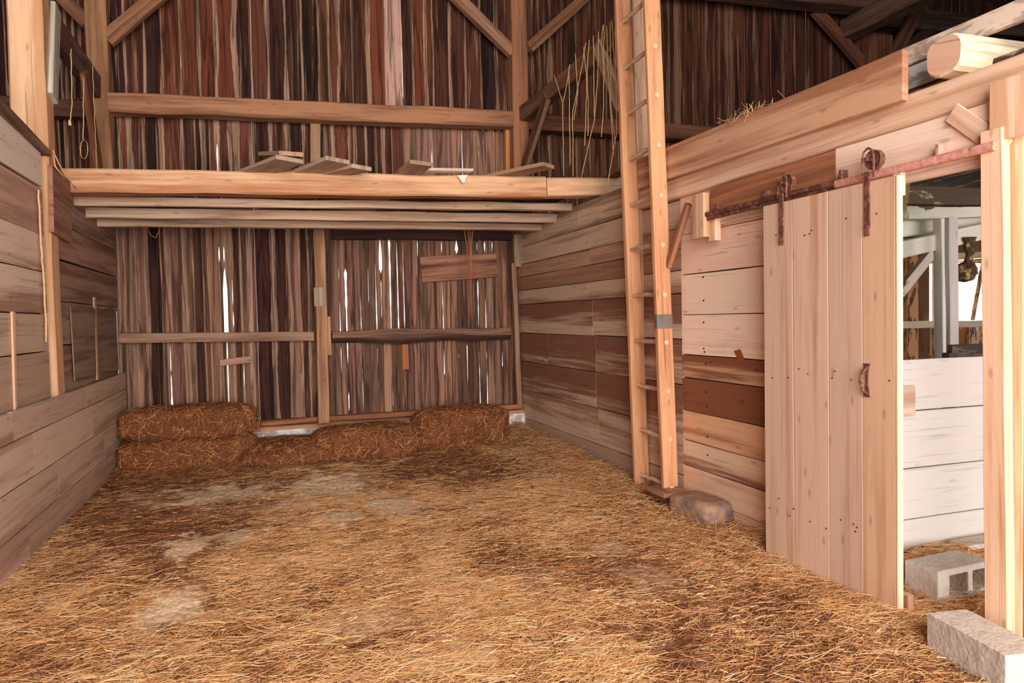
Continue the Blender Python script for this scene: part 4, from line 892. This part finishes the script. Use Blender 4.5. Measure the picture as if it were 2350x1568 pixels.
stb('stable_beam', 'upper whitewashed ceiling beam with dark peeled spots', 'beam', a0, a1, .13, .14, WB, WG, a=(.3, .45))
a0, a1 = HY(2000, 448, 4.2), HY(2300, 455, 4.2)
stb('stable_beam', 'dark ceiling joist with nearly all its paint gone', 'beam', a0, a1, .14, .12, C(150, 138, 116), C(80, 64, 50), a=(.6, .7))
a0, a1 = HY(1990, 746, 8.38), HY(2400, 744, 8.38)
stb('girt', 'white flaking girt below the stable window', 'beam', (8.3, 8.38, a0.z), (13.6, 8.38, a1.z+.02), .11, .08, C(224, 206, 184), C(140, 104, 76))
a0, a1 = HY(2180, 590, 8.38), HY(2400, 575, 8.38)
stb('girt', 'short pale girt above the stable window', 'beam', (a0.x, 8.38, a0.z), (a0.x+2.6, 8.38, a1.z), .12, .06, C(214, 186, 150), C(140, 100, 70))
sc_ = MB()
for i in range(30):
    xx = 3.25+10.7*(i+.5)/30; sc_.board((xx, -2.9, 2.66), (xx, 8.4, 2.66), .354, XX, .025, jit(C(150, 136, 112), .2), C(72, 58, 46), a=(.6, .6), seg=1)
tag(sc_.build('ceiling', M_paint), kind='structure')
bl = MB(); a = HY(2074, 492, 3.9)
lbm = empty('light_bulb', (a.x, 3.9, a.z-.05)); tag(lbm, 'small dusty light bulb in a brass socket under the stable ceiling', 'light bulb')
bl.rod([a+UP*k for k in (.03, .01, -.01, -.03, -.045, -.055)], .018, n=14); 
prof = [(.018, .03), (.03, .012), (.036, -.01), (.03, -.035), (.015, -.048), (.001, -.052)]
bl = MB()
for (r_, z_) in prof:
    for j in range(14): bl.v.append(a+Vector((r_*math.cos(j*.4488), r_*math.sin(j*.4488), z_)))
for i in range(len(prof)-1):
    for j in range(14):
        j2 = (j+1) % 14; bl.quad((i*14+j, (i+1)*14+j, (i+1)*14+j2, i*14+j2), [(0, 0)]*4, [(1, 1, 1, 1)]*4, [(1, 1, 1, 1)]*4)
bl.build('bulb_glass', M_bulb, lbm, smooth=True)
bs = MB(); bs.rod([a+UP*.03, a+UP*.075], .02, n=12); bs.rod([a+UP*.075, Vector((a.x, 3.9, 2.645))], .035, n=12, r1=.05); bs.build('socket', M_brass, lbm, smooth=False)
# mud and straw nest under the beam
nb_ = MB(); top = HY(2225, 545, 5.0); bot = HY(2216, 648, 5.0); n = 18; k_ = 26
for i in range(k_+1):
    t = i/k_; q = top.lerp(bot, t); q.x += .02*math.sin(t*5)
    r0 = (.055-.025*abs(math.sin(t*2.6))) if t < .55 else .04+.055*math.sin((t-.55)/.45*math.pi)**.7
    if i == k_: r0 = .003
    for j in range(n):
        u = 2*math.pi*j/n; rr = r0*(1+.5*noise.noise(Vector((math.cos(u)*1.4, math.sin(u)*1.4, t*9)))); nb_.v.append(q+Vector((rr*math.cos(u)*1.15, rr*math.sin(u), 0)))
for i in range(k_):
    for j in range(n):
        j2 = (j+1) % n; nb_.quad((i*n+j, (i+1)*n+j, (i+1)*n+j2, i*n+j2), [(0, 0)]*4, [(1, 1, 1, 1)]*4, [(1, 1, 1, 1)]*4)
tag(nb_.build('hanging_nest', M_nest), 'ragged clump of mud and straw hanging before the stable window', 'nest')

# ------------------------------------------------------------------ light
w = bpy.data.worlds.new('sky'); SC.world = w; w.use_nodes = True
w.node_tree.nodes['Background'].inputs[0].default_value = (1, .985, .97, 1); w.node_tree.nodes['Background'].inputs[1].default_value = 1.6
def area(name, loc, rot, sx, sy_, p, col):
    l = bpy.data.lights.new(name, 'AREA'); l.shape = 'RECTANGLE'; l.size = sx; l.size_y = sy_; l.energy = p; l.color = col
    o = bpy.data.objects.new(name, l); o.location = loc; o.rotation_euler = rot; COL.objects.link(o); return o
PI = math.pi
area('barn_doorway_daylight', (.45, -2.9, 2.5), (PI/2, 0, 0), 5.2, 4.9, 960, (1, .945, .905))
area('stable_fill_light', (7.0, -2.9, 1.3), (PI/2, 0, 0), 4.6, 2.4, 250, (1, .96, .92))  # added fill lamp that brightens the stable, no known doorway behind it
area('stable_window_daylight', ((WX0+WX1)/2, YB+.1, (WZ0+WZ1)/2), (-PI/2, 0, 0), 1.05, .95, 90, (.95, .97, 1))
SC.view_settings.view_transform = 'Standard'; SC.view_settings.look = 'None'; SC.view_settings.gamma = 1; SC.view_settings.use_curve_mapping = False
SC.view_settings.exposure = 0.0
SC.cycles.max_bounces = 8; SC.cycles.diffuse_bounces = 5
SC.cycles.use_denoising = True
